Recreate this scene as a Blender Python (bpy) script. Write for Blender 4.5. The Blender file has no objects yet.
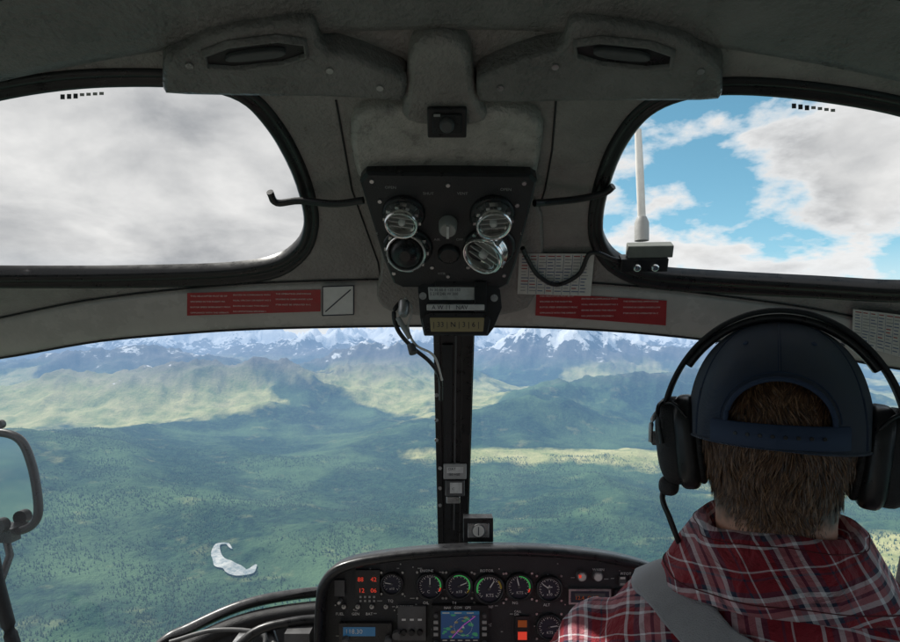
import bpy, math, random
import numpy as np
from mathutils import Vector, Matrix
from mathutils.geometry import delaunay_2d_cdt
random.seed(7); rng=np.random.RandomState(11)
scn=bpy.context.scene
V=Vector
# ------------------------------------------------------------------ places image pixels at a chosen depth (metres; y = distance ahead of rear seat eye point)
F=600.0; CU=450.0; CV=348.0
def at(u,v,y): return V(((u-CU)*y/F, y, (CV-v)*y/F))
# ------------------------------------------------------------------ materials
def mat(name, col=(.5,.5,.5), rough=.6, metal=0, noise=0.0, nscale=40, bump=0.0, bscale=200, emit=None, estr=0, spec=.5, coat=0):
    m=bpy.data.materials.new(name); m.use_nodes=True
    nt=m.node_tree; N=nt.nodes; L=nt.links; b=N['Principled BSDF']
    b.inputs['Roughness'].default_value=rough; b.inputs['Metallic'].default_value=metal
    b.inputs['Specular IOR Level'].default_value=spec
    b.inputs['Coat Weight'].default_value=coat
    b.inputs['Base Color'].default_value=(*col,1)
    tc=N.new('ShaderNodeTexCoord')
    if noise>0:
        n=N.new('ShaderNodeTexNoise'); n.inputs['Scale'].default_value=nscale; n.inputs['Detail'].default_value=4; n.inputs['Roughness'].default_value=.65
        L.new(tc.outputs['Object'],n.inputs['Vector'])
        r=N.new('ShaderNodeMapRange'); r.inputs[1].default_value=.3; r.inputs[2].default_value=.7; r.inputs[3].default_value=1-noise; r.inputs[4].default_value=1+noise
        L.new(n.outputs['Fac'],r.inputs[0])
        mx=N.new('ShaderNodeVectorMath'); mx.operation='SCALE'; mx.inputs[0].default_value=col
        L.new(r.outputs[0],mx.inputs['Scale']); L.new(mx.outputs[0],b.inputs['Base Color'])
        r2=N.new('ShaderNodeMapRange'); r2.inputs[1].default_value=.3; r2.inputs[2].default_value=.7; r2.inputs[3].default_value=max(0,rough-.12); r2.inputs[4].default_value=min(1,rough+.12)
        L.new(n.outputs['Fac'],r2.inputs[0]); L.new(r2.outputs[0],b.inputs['Roughness'])
    if bump>0:
        n=N.new('ShaderNodeTexNoise'); n.inputs['Scale'].default_value=bscale; n.inputs['Detail'].default_value=3
        L.new(tc.outputs['Object'],n.inputs['Vector'])
        bp=N.new('ShaderNodeBump'); bp.inputs['Strength'].default_value=bump; bp.inputs['Distance'].default_value=.003
        L.new(n.outputs['Fac'],bp.inputs['Height']); L.new(bp.outputs[0],b.inputs['Normal'])
    if emit:
        b.inputs['Emission Color'].default_value=(*emit,1); b.inputs['Emission Strength'].default_value=estr
        m.cycles.emission_sampling='NONE'
    return m
M={}
M['liner']=mat('headliner_vinyl',(.31,.285,.27),.38,noise=.22,nscale=11,bump=1.0,bscale=180)
M['liner2']=mat('beam_vinyl',(.20,.187,.18),.32,noise=.25,nscale=16,bump=1.0,bscale=170)
M['spine']=mat('spine_leather',(.46,.43,.40),.34,noise=.28,nscale=34,bump=1.0,bscale=210)
M['header']=mat('header_paint',(.50,.465,.435),.28,noise=.12,nscale=12,bump=.15,bscale=120)
M['trim']=mat('side_trim',(.5,.48,.46),.6)
M['rubber']=mat('black_rubber',(.014,.014,.015),.34,noise=.3,nscale=60)
M['black']=mat('black_satin',(.018,.018,.020),.34,noise=.3,nscale=50)
M['blackm']=mat('black_matte',(.024,.024,.026),.65,noise=.25,nscale=70,bump=.4,bscale=500)
M['panel']=mat('panel_paint',(.030,.031,.034),.5,noise=.2,nscale=40,bump=.3,bscale=600)
M['metal']=mat('brushed_metal',(.88,.88,.86),.2,1,noise=.1,nscale=60)
M['steel']=mat('worn_steel',(.45,.45,.45),.35,.8,noise=.25,nscale=60)
M['grey']=mat('grey_plastic',(.38,.38,.37),.5,noise=.1,nscale=40)
M['midgrey']=mat('mid_grey_plastic',(.20,.21,.19),.5,noise=.15,nscale=40)
M['ltgrey']=mat('light_grey_plastic',(.68,.68,.66),.3,noise=.12,nscale=60)
M['dkgrey']=mat('dark_grey_plastic',(.10,.10,.102),.5,noise=.2,nscale=40)
M['white']=mat('white_print',(.8,.79,.77),.6,noise=.05,nscale=80)
M['cream']=mat('cream_paper',(.72,.70,.66),.7,noise=.08,nscale=80)
M['red']=mat('placard_red',(.38,.024,.028),.4,noise=.12,nscale=50)
M['green']=mat('dial_green',(.05,.5,.1),.5,emit=(.1,.8,.2),estr=.2)
M['yellow']=mat('dial_yellow',(.7,.5,.05),.5)
M['orange']=mat('orange_paint',(.8,.18,.03),.5)
M['redled']=mat('red_led',(.5,.02,.02),.5,emit=(1,.08,.04),estr=.45)
M['blueled']=mat('blue_display',(.02,.08,.15),.3,emit=(.03,.12,.24),estr=.3)
M['amber']=mat('amber_window',(.42,.34,.18),.25)
M['ink']=mat('ink',(.03,.03,.05),.6)
M['bluegrey']=mat('ink_blue',(.12,.16,.28),.6)
M['seat']=mat('seat_leather',(.1,.1,.105),.5,noise=.15,nscale=30,bump=.5,bscale=250)
M['skin']=mat('skin',(.5,.27,.19),.5,noise=.12,nscale=60,bump=.3,bscale=400)
M['jeans']=mat('jeans',(.03,.045,.09),.8,noise=.2,nscale=90)
M['carpet']=mat('floor_carpet',(.30,.28,.26),.9,noise=.2,nscale=90)
# ------------------------------------------------------------------ mesh builder
def frame(o,n,up=(0,0,1)):
    Nn=V(n).normalized(); X=V(up).cross(Nn).normalized(); Y=Nn.cross(X)
    return Matrix(((X.x,Y.x,Nn.x,o[0]),(X.y,Y.y,Nn.y,o[1]),(X.z,Y.z,Nn.z,o[2]),(0,0,0,1)))
def catmull(pts,n=8,closed=False):
    pts=[V(p) for p in pts]; out=[]; m=len(pts)
    for i in range(m if closed else m-1):
        p0=pts[(i-1)%m] if closed or i>0 else pts[0]*2-pts[1]
        p1=pts[i]; p2=pts[(i+1)%m]
        p3=pts[(i+2)%m] if closed or i+2<m else p2*2-p1
        for k in range(n):
            t=k/n
            out.append(.5*((2*p1)+(p2-p0)*t+(2*p0-5*p1+4*p2-p3)*t*t+(3*p1-p0-3*p2+p3)*t**3))
    if not closed: out.append(pts[-1])
    return out
class MB:
    def __init__(s,name): s.name=name; s.v=[]; s.f=[]; s.m=[]; s.sm=[]; s.mats=[]
    def mi(s,k):
        if k not in s.mats: s.mats.append(k)
        return s.mats.index(k)
    def add(s,vs,fs,k,smooth=False,flip=False):
        o=len(s.v); s.v+= [tuple(p) for p in vs]; i=s.mi(k)
        for f in fs:
            f=[a+o for a in f]
            if flip: f=f[::-1]
            s.f.append(f); s.m.append(i); s.sm.append(smooth)
    def box(s,c,size,k,R=None):
        hx,hy,hz=[a/2 for a in size]; c=V(c)
        vs=[V((x,y,z)) for x in(-hx,hx) for y in(-hy,hy) for z in(-hz,hz)]
        if R is not None: vs=[R@p for p in vs]
        vs=[p+c for p in vs]
        s.add(vs,[(0,1,3,2),(4,6,7,5),(0,4,5,1),(2,3,7,6),(0,2,6,4),(1,5,7,3)],k)
    def quad(s,pts,k): s.add(pts,[tuple(range(len(pts)))],k)
    def lathe(s,prof,fr,k,seg=28,cap=True,sx=1,sy=1):
        vs=[];fs=[]
        for r,h in prof:
            for i in range(seg):
                a=2*math.pi*i/seg; vs.append(fr@V((r*math.cos(a)*sx,r*math.sin(a)*sy,h)))
        for j in range(len(prof)-1):
            for i in range(seg):
                a=j*seg+i;b=j*seg+(i+1)%seg; fs.append((a,b,b+seg,a+seg))
        s.add(vs,fs,k,True)
        if cap:
            o=(len(prof)-1)*seg
            s.add(vs[o:o+seg],[tuple(range(seg))],k)
    def fq(s,fr,x,y,w,h,z,k,rot=0):
        c,si=math.cos(rot),math.sin(rot); P=[]
        for a,b in((-w/2,-h/2),(w/2,-h/2),(w/2,h/2),(-w/2,h/2)):
            P.append(fr@V((x+a*c-b*si,y+a*si+b*c,z)))
        s.quad(P,k)
    def fbox(s,fr,x,y,z0,w,h,d,k):
        vs=[fr@V((x+a*w/2,y+b*h/2,z0+c*d)) for a in(-1,1) for b in(-1,1) for c in(0,1)]
        s.add(vs,[(0,1,3,2),(4,6,7,5),(0,4,5,1),(2,3,7,6),(0,2,6,4),(1,5,7,3)],k)
    def tube(s,path,r,k,seg=10,closed=False,flat=1.0,ref=(0,0,1),capends=True):
        P=[V(p) for p in path]; n=len(P); vs=[]; fs=[]
        for i,p in enumerate(P):
            a=P[(i-1)%n] if closed or i>0 else P[0]; b=P[(i+1)%n] if closed or i<n-1 else P[-1]
            T=(b-a).normalized(); U=V(ref); 
            if abs(T.dot(U))>.97: U=V((0,1,0)) if abs(T.y)<.9 else V((1,0,0))
            A=T.cross(U).normalized(); B=A.cross(T)
            rr=r[i] if isinstance(r,(list,tuple)) else r
            for j in range(seg):
                t=2*math.pi*j/seg; vs.append(p+A*math.cos(t)*rr+B*math.sin(t)*rr*flat)
        for i in range(n if closed else n-1):
            for j in range(seg):
                a=i*seg+j;b=i*seg+(j+1)%seg;c=((i+1)%n)*seg+(j+1)%seg;d=((i+1)%n)*seg+j
                fs.append((a,d,c,b))
        s.add(vs,fs,k,True)
        if not closed and capends:
            s.add(vs[:seg],[tuple(range(seg))],k); s.add(vs[-seg:],[tuple(range(seg))[::-1]],k)
    def ellip(s,c,r,k,e=1.0,seg=32,rings=18,R=None):
        vs=[];fs=[]
        sg=lambda x,p: math.copysign(abs(x)**p,x)
        for i in range(rings+1):
            ph=-math.pi/2+math.pi*i/rings
            for j in range(seg):
                th=2*math.pi*j/seg
                p=V((r[0]*sg(math.cos(ph),e)*sg(math.cos(th),e),r[1]*sg(math.cos(ph),e)*sg(math.sin(th),e),r[2]*sg(math.sin(ph),e)))
                if R is not None: p=R@p
                vs.append(p+V(c))
        for i in range(rings):
            for j in range(seg):
                a=i*seg+j;b=i*seg+(j+1)%seg; fs.append((a,b,b+seg,a+seg))
        s.add(vs,fs,k,True)
    def build(s,parent=None,bevel=0,M4=None):
        me=bpy.data.meshes.new(s.name); me.from_pydata(s.v,[],s.f)
        for k in s.mats: me.materials.append(M[k])
        me.polygons.foreach_set('material_index',s.m); me.polygons.foreach_set('use_smooth',s.sm); me.update()
        ob=bpy.data.objects.new(s.name,me); scn.collection.objects.link(ob)
        if parent: ob.parent=parent
        if M4 is not None: ob.matrix_world=M4
        if bevel:
            b=ob.modifiers.new('b','BEVEL'); b.width=bevel; b.segments=2; b.limit_method='ANGLE'; b.angle_limit=math.radians(40)
        return ob
def empty(name,loc=(0,0,0),M4=None):
    e=bpy.data.objects.new(name,None); scn.collection.objects.link(e); e.location=loc; e.empty_display_size=.1
    if M4 is not None: e.matrix_world=M4
    return e
def text(body,fr,size,k,parent,name='lettering',align='LEFT'):
    cu=bpy.data.curves.new(name,'FONT'); cu.body=body; cu.size=size; cu.align_x=align; cu.align_y='CENTER'; cu.resolution_u=2
    cu.materials.append(M[k]); ob=bpy.data.objects.new(name,cu); scn.collection.objects.link(ob); ob.parent=parent; ob.matrix_world=fr
    return ob
# ------------------------------------------------------------------ roof surface
ry=[-1.2,0,.4,.62,.75,.9,1.05,1.12,1.22]; rz=[.43,.44,.41,.36,.31,.252,.1365,.043,-.12]
def herm(x,X,Y):
    n=len(X); d=[(Y[i+1]-Y[i])/(X[i+1]-X[i]) for i in range(n-1)]
    m=[d[0]]+[(d[i-1]*(X[i+1]-X[i])+d[i]*(X[i]-X[i-1]))/(X[i+1]-X[i-1]) for i in range(1,n-1)]+[d[-1]]
    x=min(max(x,X[0]),X[-1]); i=0
    while i<n-2 and x>X[i+1]: i+=1
    h=X[i+1]-X[i]; t=(x-X[i])/h
    return (2*t**3-3*t*t+1)*Y[i]+(t**3-2*t*t+t)*h*m[i]+(-2*t**3+3*t*t)*Y[i+1]+(t**3-t*t)*h*m[i+1]
def RZ(x,y):
    a=max(0,abs(x)-.82); return herm(y,ry,rz)-.24*x*x-2.5*a*a
def rnorm(x,y):  # pointing down into the cabin
    e=.002; dx=(RZ(x+e,y)-RZ(x-e,y))/(2*e); dy=(RZ(x,y+e)-RZ(x,y-e))/(2*e)
    return V((dx,dy,-1)).normalized()
def rs(x,y,off=0): return V((x,y,RZ(x,y)))+rnorm(x,y)*off
def xy_on(u,v):
    lo,hi=.2,1.22
    g=lambda y: RZ((u-CU)*y/F,y)-(CV-v)*y/F
    for _ in range(40):
        mid=(lo+hi)/2
        if g(mid)>0: lo=mid
        else: hi=mid
    return V(((u-CU)*lo/F,lo))
def pip(px,py,poly):
    ins=np.zeros(px.shape,bool); n=len(poly)
    for i in range(n):
        x1,y1=poly[i][0],poly[i][1]; x2,y2=poly[(i+1)%n][0],poly[(i+1)%n][1]
        c=((y1>py)!=(y2>py))&(px<(x2-x1)*(py-y1)/((y2-y1) if y2!=y1 else 1e-12)+x1); ins^=c
    return ins
def chaik(p,n=2):
    for _ in range(n):
        q=[]
        for i in range(len(p)):
            a=p[i];b=p[(i+1)%len(p)]; q+=[a*.75+b*.25,a*.25+b*.75]
        p=q
    return p
def area(p): return .5*sum(p[i][0]*p[(i+1)%len(p)][1]-p[(i+1)%len(p)][0]*p[i][1] for i in range(len(p)))
def offs(p,d): # outward positive
    s=1 if area(p)>0 else -1; n=len(p); q=[]
    for i in range(n):
        t=(p[(i+1)%n]-p[(i-1)%n]).normalized(); q.append(V((p[i].x+s*t.y*d,p[i].y-s*t.x*d)))
    return q
def fill(mb,outer,holes,fn,k,step):
    xs=[p[0] for p in outer]; ys=[p[1] for p in outer]
    gx,gy=np.meshgrid(np.arange(min(xs)+step/2,max(xs),step),np.arange(min(ys)+step/2,max(ys),step)); gx=gx.ravel();gy=gy.ravel()
    ok=pip(gx,gy,offs(outer,-step*.3))
    for h in holes: ok&=~pip(gx,gy,offs(h,step*.3))
    pts=[V((a,b)) for a,b in zip(gx[ok],gy[ok])]; edges=[]
    for loop in [outer]+holes:
        o=len(pts); pts+=[V((p[0],p[1])) for p in loop]; edges+=[(o+i,o+(i+1)%len(loop)) for i in range(len(loop))]
    r=delaunay_2d_cdt(pts,edges,[],0,1e-6)
    vs,fs=r[0],r[2]
    cx=np.array([sum(vs[i][0] for i in f)/3 for f in fs]); cy=np.array([sum(vs[i][1] for i in f)/3 for f in fs])
    ok=pip(cx,cy,outer)
    for h in holes: ok&=~pip(cx,cy,h)
    mb.add([fn(p[0],p[1]) for p in vs],[tuple(f)[::-1] for f,o in zip(fs,ok) if o],k,True)
def sweep(mb,loop,prof,k,closed=True):
    n=len(loop); s=1 if area(loop)>0 else -1; vs=[];fs=[];m=len(prof)
    for i in range(n):
        a=loop[(i-1)%n] if closed or i>0 else loop[0]; b=loop[(i+1)%n] if closed or i<n-1 else loop[-1]
        p=loop[i]; t=(b-a).normalized(); nx,ny=s*t.y,-s*t.x
        for o,h in prof: vs.append(rs(p.x+nx*o,p.y+ny*o,h))
    for i in range(n if closed else n-1):
        for j in range(m-1):
            a=i*m+j; b=((i+1)%n)*m+j; fs.append((a,a+1,b+1,b))
    mb.add(vs,fs,k,True)
def relief(mb,outline,h,k,bev=.006,step=.02,smooth=2,base=0):
    lp=chaik(outline,smooth)
    rings=[(0,base-.002),(0,base+h-bev),(-bev*.35,base+h-bev*.3),(-bev,base+h)]
    loops=[offs(lp,d) for d,_ in rings]; n=len(lp); vs=[];fs=[]
    for lo,(d,hh) in zip(loops,rings): vs+=[rs(p.x,p.y,hh) for p in lo]
    for j in range(3):
        for i in range(n):
            a=j*n+i;b=j*n+(i+1)%n; fs.append((a,b,b+n,a+n))
    mb.add(vs,fs,k,True)
    fill(mb,loops[-1],[],lambda x,y:rs(x,y,base+h),k,step)
heli=empty('helicopter_cabin')
hx=lambda pts:[xy_on(u,v) for u,v in pts]
edge_uv=[(-260,460),(-180,415),(-90,378),(0,355),(100,338),(200,329),(330,324),(450,323),(560,325),(700,336),(800,348),(900,366),(990,392),(1080,425),(1160,465)]
edge=[p for p in catmull([V((p.x,p.y,0)) for p in hx(edge_uv)],6)]; edge=[V((p.x,p.y)) for p in edge]
edge=[p for p in edge if abs(p.x)<1.0]
dom=[V((-1.0,-1.0)),V((1.0,-1.0))]+[V((1.0,edge[-1].y-.02))]+edge[::-1]+[V((-1.0,edge[0].y-.02))]
wl=[(0,100),(60,90),(120,86),(190,88),(238,100),(266,127),(287,162),(301,200),(304,226),(295,248),(266,264),(200,271),(100,274),(0,275),(-60,270),(-92,230),(-90,165),(-55,115)]
wr=[(900,116),(820,101),(740,94),(690,98),(652,114),(628,142),(611,180),(603,215),(605,241),(622,261),(660,273),(740,279),(820,284),(900,289),(950,283),(985,250),(985,185),(955,138)]
loops=[]
for w in (wl,wr):
    lp=catmull([V((p.x,p.y,0)) for p in hx(w)],5,True); loops.append([V((p.x,p.y)) for p in lp])
roof=MB('roof_headliner')
fill(roof,dom,[offs(l,.008) for l in loops],lambda x,y:rs(x,y,0),'liner',.02)
fill(roof,dom,[offs(l,.004) for l in loops],lambda x,y:rs(x,y,-.02),'white',.05)
ro=roof.build(heli)
seal=MB('roof_window_seal')
for l in loops:
    sweep(seal,l,[(0,-.02),(-.001,.0005),(.002,.0045),(.006,.006),(.010,.004),(.012,.0015),(.014,.003),(.018,.0055),(.022,.004),(.024,-.002)],'rubber')
seal.build(heli)
# glass
def glassmat(name,tint,g,veil=0):
    m=bpy.data.materials.new(name); m.use_nodes=True; nt=m.node_tree; nt.nodes.clear(); N=nt.nodes; L=nt.links
    o=N.new('ShaderNodeOutputMaterial'); t=N.new('ShaderNodeBsdfTransparent'); t.inputs[0].default_value=(*tint,1)
    gl=N.new('ShaderNodeBsdfGlossy'); gl.inputs['Roughness'].default_value=.03
    fr=N.new('ShaderNodeFresnel'); fr.inputs[0].default_value=g
    mx=N.new('ShaderNodeMixShader'); L.new(fr.outputs[0],mx.inputs[0]); L.new(t.outputs[0],mx.inputs[1]); L.new(gl.outputs[0],mx.inputs[2]); out=mx
    if veil:
        tl=N.new('ShaderNodeBsdfTranslucent'); tl.inputs[0].default_value=(.85,.9,1,1)
        tc=N.new('ShaderNodeTexCoord'); n=N.new('ShaderNodeTexNoise'); n.inputs['Scale'].default_value=3; n.inputs['Detail'].default_value=5; L.new(tc.outputs['Object'],n.inputs[0])
        r=N.new('ShaderNodeMapRange'); r.inputs[1].default_value=.3; r.inputs[2].default_value=.7; r.inputs[3].default_value=veil*.4; r.inputs[4].default_value=veil*1.6; L.new(n.outputs['Fac'],r.inputs[0])
        m3=N.new('ShaderNodeMixShader'); L.new(r.outputs[0],m3.inputs[0]); L.new(mx.outputs[0],m3.inputs[1]); L.new(tl.outputs[0],m3.inputs[2]); out=m3
    L.new(out.outputs[0],o.inputs[0])
    return m
M['glass']=glassmat('acrylic',(.97,.98,.98),1.12)
M['wsglass']=glassmat('veiled_acrylic',(.98,.99,.99),1.12,.014)  # faint translucent veil added to lay haze and glare over the view
g=MB('roof_window_glass')
for l in loops: fill(g,offs(l,.010),[],lambda x,y:rs(x,y,-.012),'glass',.05)
g.build(heli)
# header strip
hd=MB('windshield_header')
def bow(d0,d1,h,k):
    vs=[];fs=[];prof=[(d0,0),(d0+.004,h),(d1-.006,h),(d1,h*.4),(d1+.004,-.012)]; n=len(edge)
    for i in range(n):
        a=edge[max(0,i-1)];b=edge[min(n-1,i+1)];t=(b-a).normalized(); nx,ny=-t.y,t.x
        for o,hh in prof:
            vs.append(rs(edge[i].x+nx*o,edge[i].y+ny*o,hh))
    m=len(prof)
    for i in range(n-1):
        for j in range(m-1):
            a=i*m+j;fs.append((a,a+m,a+m+1,a+1))
    hd.add(vs,fs,k,True)
bow(-.052,.002,.006,'header')
def edgetube(d,h,r,k):
    P=[]
    n=len(edge)
    for i in range(n):
        a=edge[max(0,i-1)];b=edge[min(n-1,i+1)];t=(b-a).normalized()
        P.append(rs(edge[i].x-t.y*d,edge[i].y+t.x*d,h))
    hd.tube(P,r,k,8)
edgetube(.003,.002,.0024,'rubber'); edgetube(-.056,.002,.0016,'rubber')
hd.build(heli)
# transverse beam
bm=MB('roof_beam')
prof=[(.30,-.002),(.34,.016),(.44,.022),(.55,.022),(.60,.020),(.632,.018),(.645,.012),(.652,-.002)]
xs=np.linspace(-1,1,90); vs=[];fs=[]
for x in xs:
    for y,h in prof: vs.append(rs(x,y,h))
m=len(prof)
for i in range(len(xs)-1):
    for j in range(m-1): a=i*m+j; fs.append((a,a+m,a+m+1,a+1))
bm.add(vs,fs,'liner2',True)
bm.tube([rs(x,.49,.023) for x in np.linspace(-1,1,60)],.008,'liner2',8)
bm.tube([rs(x,.55,.023) for x in np.linspace(-1,1,60)],.0018,'blackm',6)
up=lambda q,d=13: [(u,v-d) for u,v in q]
relief(bm,hx(up([(163,66),(164,50),(184,40),(214,24),(305,10),(316,14),(322,44),(348,48),(402,70),(408,76),(405,96),(396,97),(345,93),(250,92),(168,90),(163,84)])),.03,'liner2',.006,.012,1)
relief(bm,hx(up([(722,78),(722,60),(706,46),(680,26),(580,10),(568,14),(562,44),(530,50),(482,70),(476,76),(477,96),(486,99),(540,98),(650,97),(716,96),(722,90)])),.03,'liner2',.006,.012,1)
for s in ([(205,38),(303,26),(306,50),(210,60)],[(575,28),(672,38),(668,60),(578,50)]):
    s=up(s,12); lp=chaik(hx(s),1)
    relief(bm,hx(s),.0012,'black',.0005,.02,1,.03)
    sweep(bm,lp,[(-.001,.03),(0,.036),(.003,.037),(.006,.031)],'liner2')
for s in ([(225,42),(285,35),(287,45),(227,51)],[(592,35),(650,41),(649,51),(594,45)]):
    relief(bm,hx(up(s,12)),.006,'dkgrey',.002,.02,2,.031)
for (u,v) in ((190,48),(380,72),(330,54),(500,72),(700,54),(555,50)):
    p=xy_on(u,v-4); bm.lathe([(.0045,0),(.004,.002)],frame(rs(p.x,p.y,.03),rnorm(p.x,p.y),(0,1,0)),'steel',12)
bm.build(heli)
# centre spine
sp=MB('centre_spine')
relief(sp,hx([(352,100),(400,97),(495,98),(545,103),(540,150),(532,186),(362,184),(350,140)]),.02,'spine',.008,.012)
relief(sp,hx([(410,20),(470,20),(474,80),(495,112),(400,112),(406,80)]),.026,'liner',.008,.012)
relief(sp,hx([(362,165),(540,168),(545,300),(500,318),(400,316),(372,300),(385,260)]),.008,'liner',.005,.02)
def seam(u0v0,r=.0012,k='blackm',off=.001,par=sp):
    P=[]
    for i in range(len(u0v0)-1):
        a=u0v0[i];b=u0v0[i+1]
        for t in np.linspace(0,1,8,endpoint=False):
            p=xy_on(a[0]+(b[0]-a[0])*t,a[1]+(b[1]-a[1])*t); P.append(rs(p.x,p.y,off))
    par.tube(P,r,k,6)
seam([(336,100),(345,150),(352,190),(378,262),(384,300)],.0014); seam([(556,100),(552,150),(545,190),(520,262),(512,300)],.0014)
sp.build(heli)
cl=MB('cabin_light')
fr=frame(at(447,122,.735),(0,-.75,-.6))
cl.fbox(fr,0,0,-.02,.048,.036,.026,'black'); cl.fbox(fr,0,0,.006,.036,.024,.004,'blackm'); cl.lathe([(.009,.01),(.009,.016),(.006,.018)],fr,'dkgrey',16)
cl.fq(fr,-.012,.011,.008,.003,.0106,'grey'); cl.build(None,.002)
# ------------------------------------------------------------------ windshield glass + lower frame + mullion
wg=MB('windshield_glass'); vs=[];fs=[];n=len(edge);R_=14
for i,p in enumerate(edge):
    top=rs(p.x,p.y,-.01); xb=p.x*1.02
    yb=1.47-.42*p.x*p.x
    for j in range(R_+1):
        t=j/R_; z=top.z+(-.86-top.z)*t
        y=top.y+(yb-top.y)*math.sin(t*math.pi/2)**.9
        vs.append(V((p.x+(xb-p.x)*t,y,z)))
for i in range(n-1):
    for j in range(R_): a=i*(R_+1)+j; fs.append((a,a+1,a+R_+2,a+R_+1))
wg.add(vs,fs,'wsglass',True); wg.build(heli)
lf=MB('windshield_lower_frame')
path=catmull([at(110,700,1.25),at(160,645,1.3),at(190,628,1.33),at(240,606,1.36),at(290,595,1.39),at(350,590,1.41),at(450,588,1.42),at(550,590,1.41),at(640,597,1.38),at(720,620,1.34),at(790,680,1.25)],8)
lf.tube(path,.012,'black',10)
lf.tube([p+V((0,-.03,-.03)) for p in path],.016,'blackm',10)
vs=[];fs=[]
for p in path: vs+= [p+V((0,-.02,-.012)),p+V((0,-.05,-.06)),V((p.x*.97,p.y-.12,p.z-.2)),V((p.x*.95,p.y-.15,-1.1))]
for i in range(len(path)-1):
    for j in range(3): a=i*4+j; fs.append((a,a+4,a+5,a+1))
lf.add(vs,fs,'blackm',True)
lf.tube(catmull([at(225,660,1.2),at(255,632,1.22),at(290,622,1.23),at(325,618,1.24)],6),.01,'black',8)
lf.tube(catmull([at(170,642,1.28),at(215,630,1.28),at(262,634,1.27),at(262,655,1.24)],6),.005,'dkgrey',8)
lf.tube([at(268,625,1.25),at(276,650,1.2)],.011,'black',10)
lf.box(at(300,640,1.22),(.05,.05,.05),'dkgrey'); lf.box(at(243,642,1.25),(.03,.04,.02),'steel')
lf.build(heli)
mu=MB('centre_mullion')
def yc(v): return float(np.interp(v,[325,430,540,640],[1.10,1.27,1.39,1.41]))
def strip(uL,uR,v0,v1,dy,th,k):
    vs=[];fs=[];nn=16
    for i in range(nn+1):
        t=i/nn;v=v0+(v1-v0)*t;y=yc(v)+dy
        a=uL[0]+(uL[1]-uL[0])*t;b=uR[0]+(uR[1]-uR[0])*t
        vs+=[at(a,v,y),at(b,v,y),at(b,v,y)+V((0,th,0)),at(a,v,y)+V((0,th,0))]
    for i in range(nn):
        for j in range(4): p=i*4+j;q=i*4+(j+1)%4; fs.append((p,q,q+4,p+4))
    mu.add(vs,fs,k)
strip((434,439),(475,468),322,548,0,.03,'black')
strip((433,438),(440,444),322,548,-.006,.03,'rubber')
strip((455,453),(457,455),335,530,-.004,.01,'dkgrey')
strip((462,459),(474,467),322,548,-.006,.02,'rubber')
strip((442,445),(453,451),345,520,-.005,.01,'blackm')
for v in (372,395,420,440,468,488,505): 
    mu.lathe([(.0045,0),(.004,.003)],frame(at(436.5 if v<460 else 440,v,yc(v)-.006),(0,-1,0)),'steel',10)
    mu.lathe([(.0035,0),(.003,.003)],frame(at(457,v-9,yc(v)-.005),(0,-1,0)),'metal',10)
mu.build(heli,.0015)
sl=MB('temperature_gauge')
fr=frame(at(455,478,yc(480)-.012),(0,-1,-.1))
sl.fbox(fr,0,.018,0,.050,.034,.012,'grey'); sl.fbox(fr,0,-.020,0,.042,.034,.012,'dkgrey'); sl.fq(fr,0,.022,.036,.014,.0125,'ltgrey'); sl.fq(fr,.002,-.018,.026,.024,.0125,'ltgrey')
sl.fbox(fr,-.004,-.047,0,.030,.016,.008,'steel')
sl.build(None,.002)
for i in range(3): text(['OAT','-50 +50','F  C'][i],fr@Matrix.Translation((-.015,.024-i*.012 if i<2 else -.02,.0132)),.008,'ink',bpy.data.objects['temperature_gauge'])
# ------------------------------------------------------------------ overhead console
oc=MB('overhead_vent_console')
A=at(361,171,.83);B=at(536,174,.83);C=at(516,286,.985);D=at(388,284,.985)
pn=(D-A).cross(B-A).normalized()
if pn.y>0: pn=-pn
def onpl(u,v,off=0,p0=A,n_=None):
    n_=n_ or pn; d=at(u,v,1.0); return d*(p0.dot(n_)/d.dot(n_))+n_*off
ol=[(366,172),(531,174),(537,180),(516,262),(508,284),(500,288),(402,287),(394,283),(384,258),(360,180)]
ring0=[onpl(u,v) for u,v in ol]; ring1=[p-pn*.05 for p in ring0]; c0=sum(ring0,V())/len(ring0)
ringi=[p+(c0-p)*.03+pn*.003 for p in ring0]; n=len(ol)
oc.add(ring1+ring0+ringi,[(j*n+i,j*n+(i+1)%n,(j+1)*n+(i+1)%n,(j+1)*n+i) for j in range(2) for i in range(n)],'black')
oc.add(ringi,[tuple(range(n))],'panel')
Ppx=.9/600
def vent(u,v,r,ax,big):
    o=onpl(u,v,.002); base=frame(o,pn,(0,1,0)); r=r*Ppx
    oc.lathe([(r*1.22,0),(r*1.22,.004),(r*1.1,.008),(r*1.0,.008)],base,'black',36)
    fr=frame(o,V(ax),(0,1,0)); 
    oc.lathe([(r*.90,-.006),(r*1.02,.004),(r*1.05,.010),(r*.95,.014),(r*.98,.018),(r*.97,.028),(r*.9,.030)],fr,'metal',36,False)
    oc.lathe([(r*.9,.030),(r*.84,.030),(r*.80,.022),(r*.72,.012)],fr,'metal' if not big else 'steel',36)
    if not big:
        for k in (-1,0,1): oc.fbox(fr,0,k*r*.32,.014,2*math.sqrt(max(1e-6,(r*.72)**2-(k*r*.32)**2)),.002,.008,'grey')
        oc.lathe([(r*.2,.012),(r*.2,.024),(r*.12,.026)],fr,'ltgrey',18)
    if big: oc.lathe([(r*.80,.020),(r*.72,.030),(r*.5,.037),(r*.25,.040)],fr,'black',30)
    for k in range(10):
        a=k*math.pi/5; oc.fbox(fr,math.cos(a)*r*.99,math.sin(a)*r*.99,.008,.005,.005,.012,'steel')
vent(404,212,17,(-.1,-.6,-.8),False); vent(492,213,18,(.05,-.6,-.8),False)
vent(408,246,21,(-.05,-.85,-.5),True); vent(489,246,22,(-.45,-.6,-.65),False)
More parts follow.
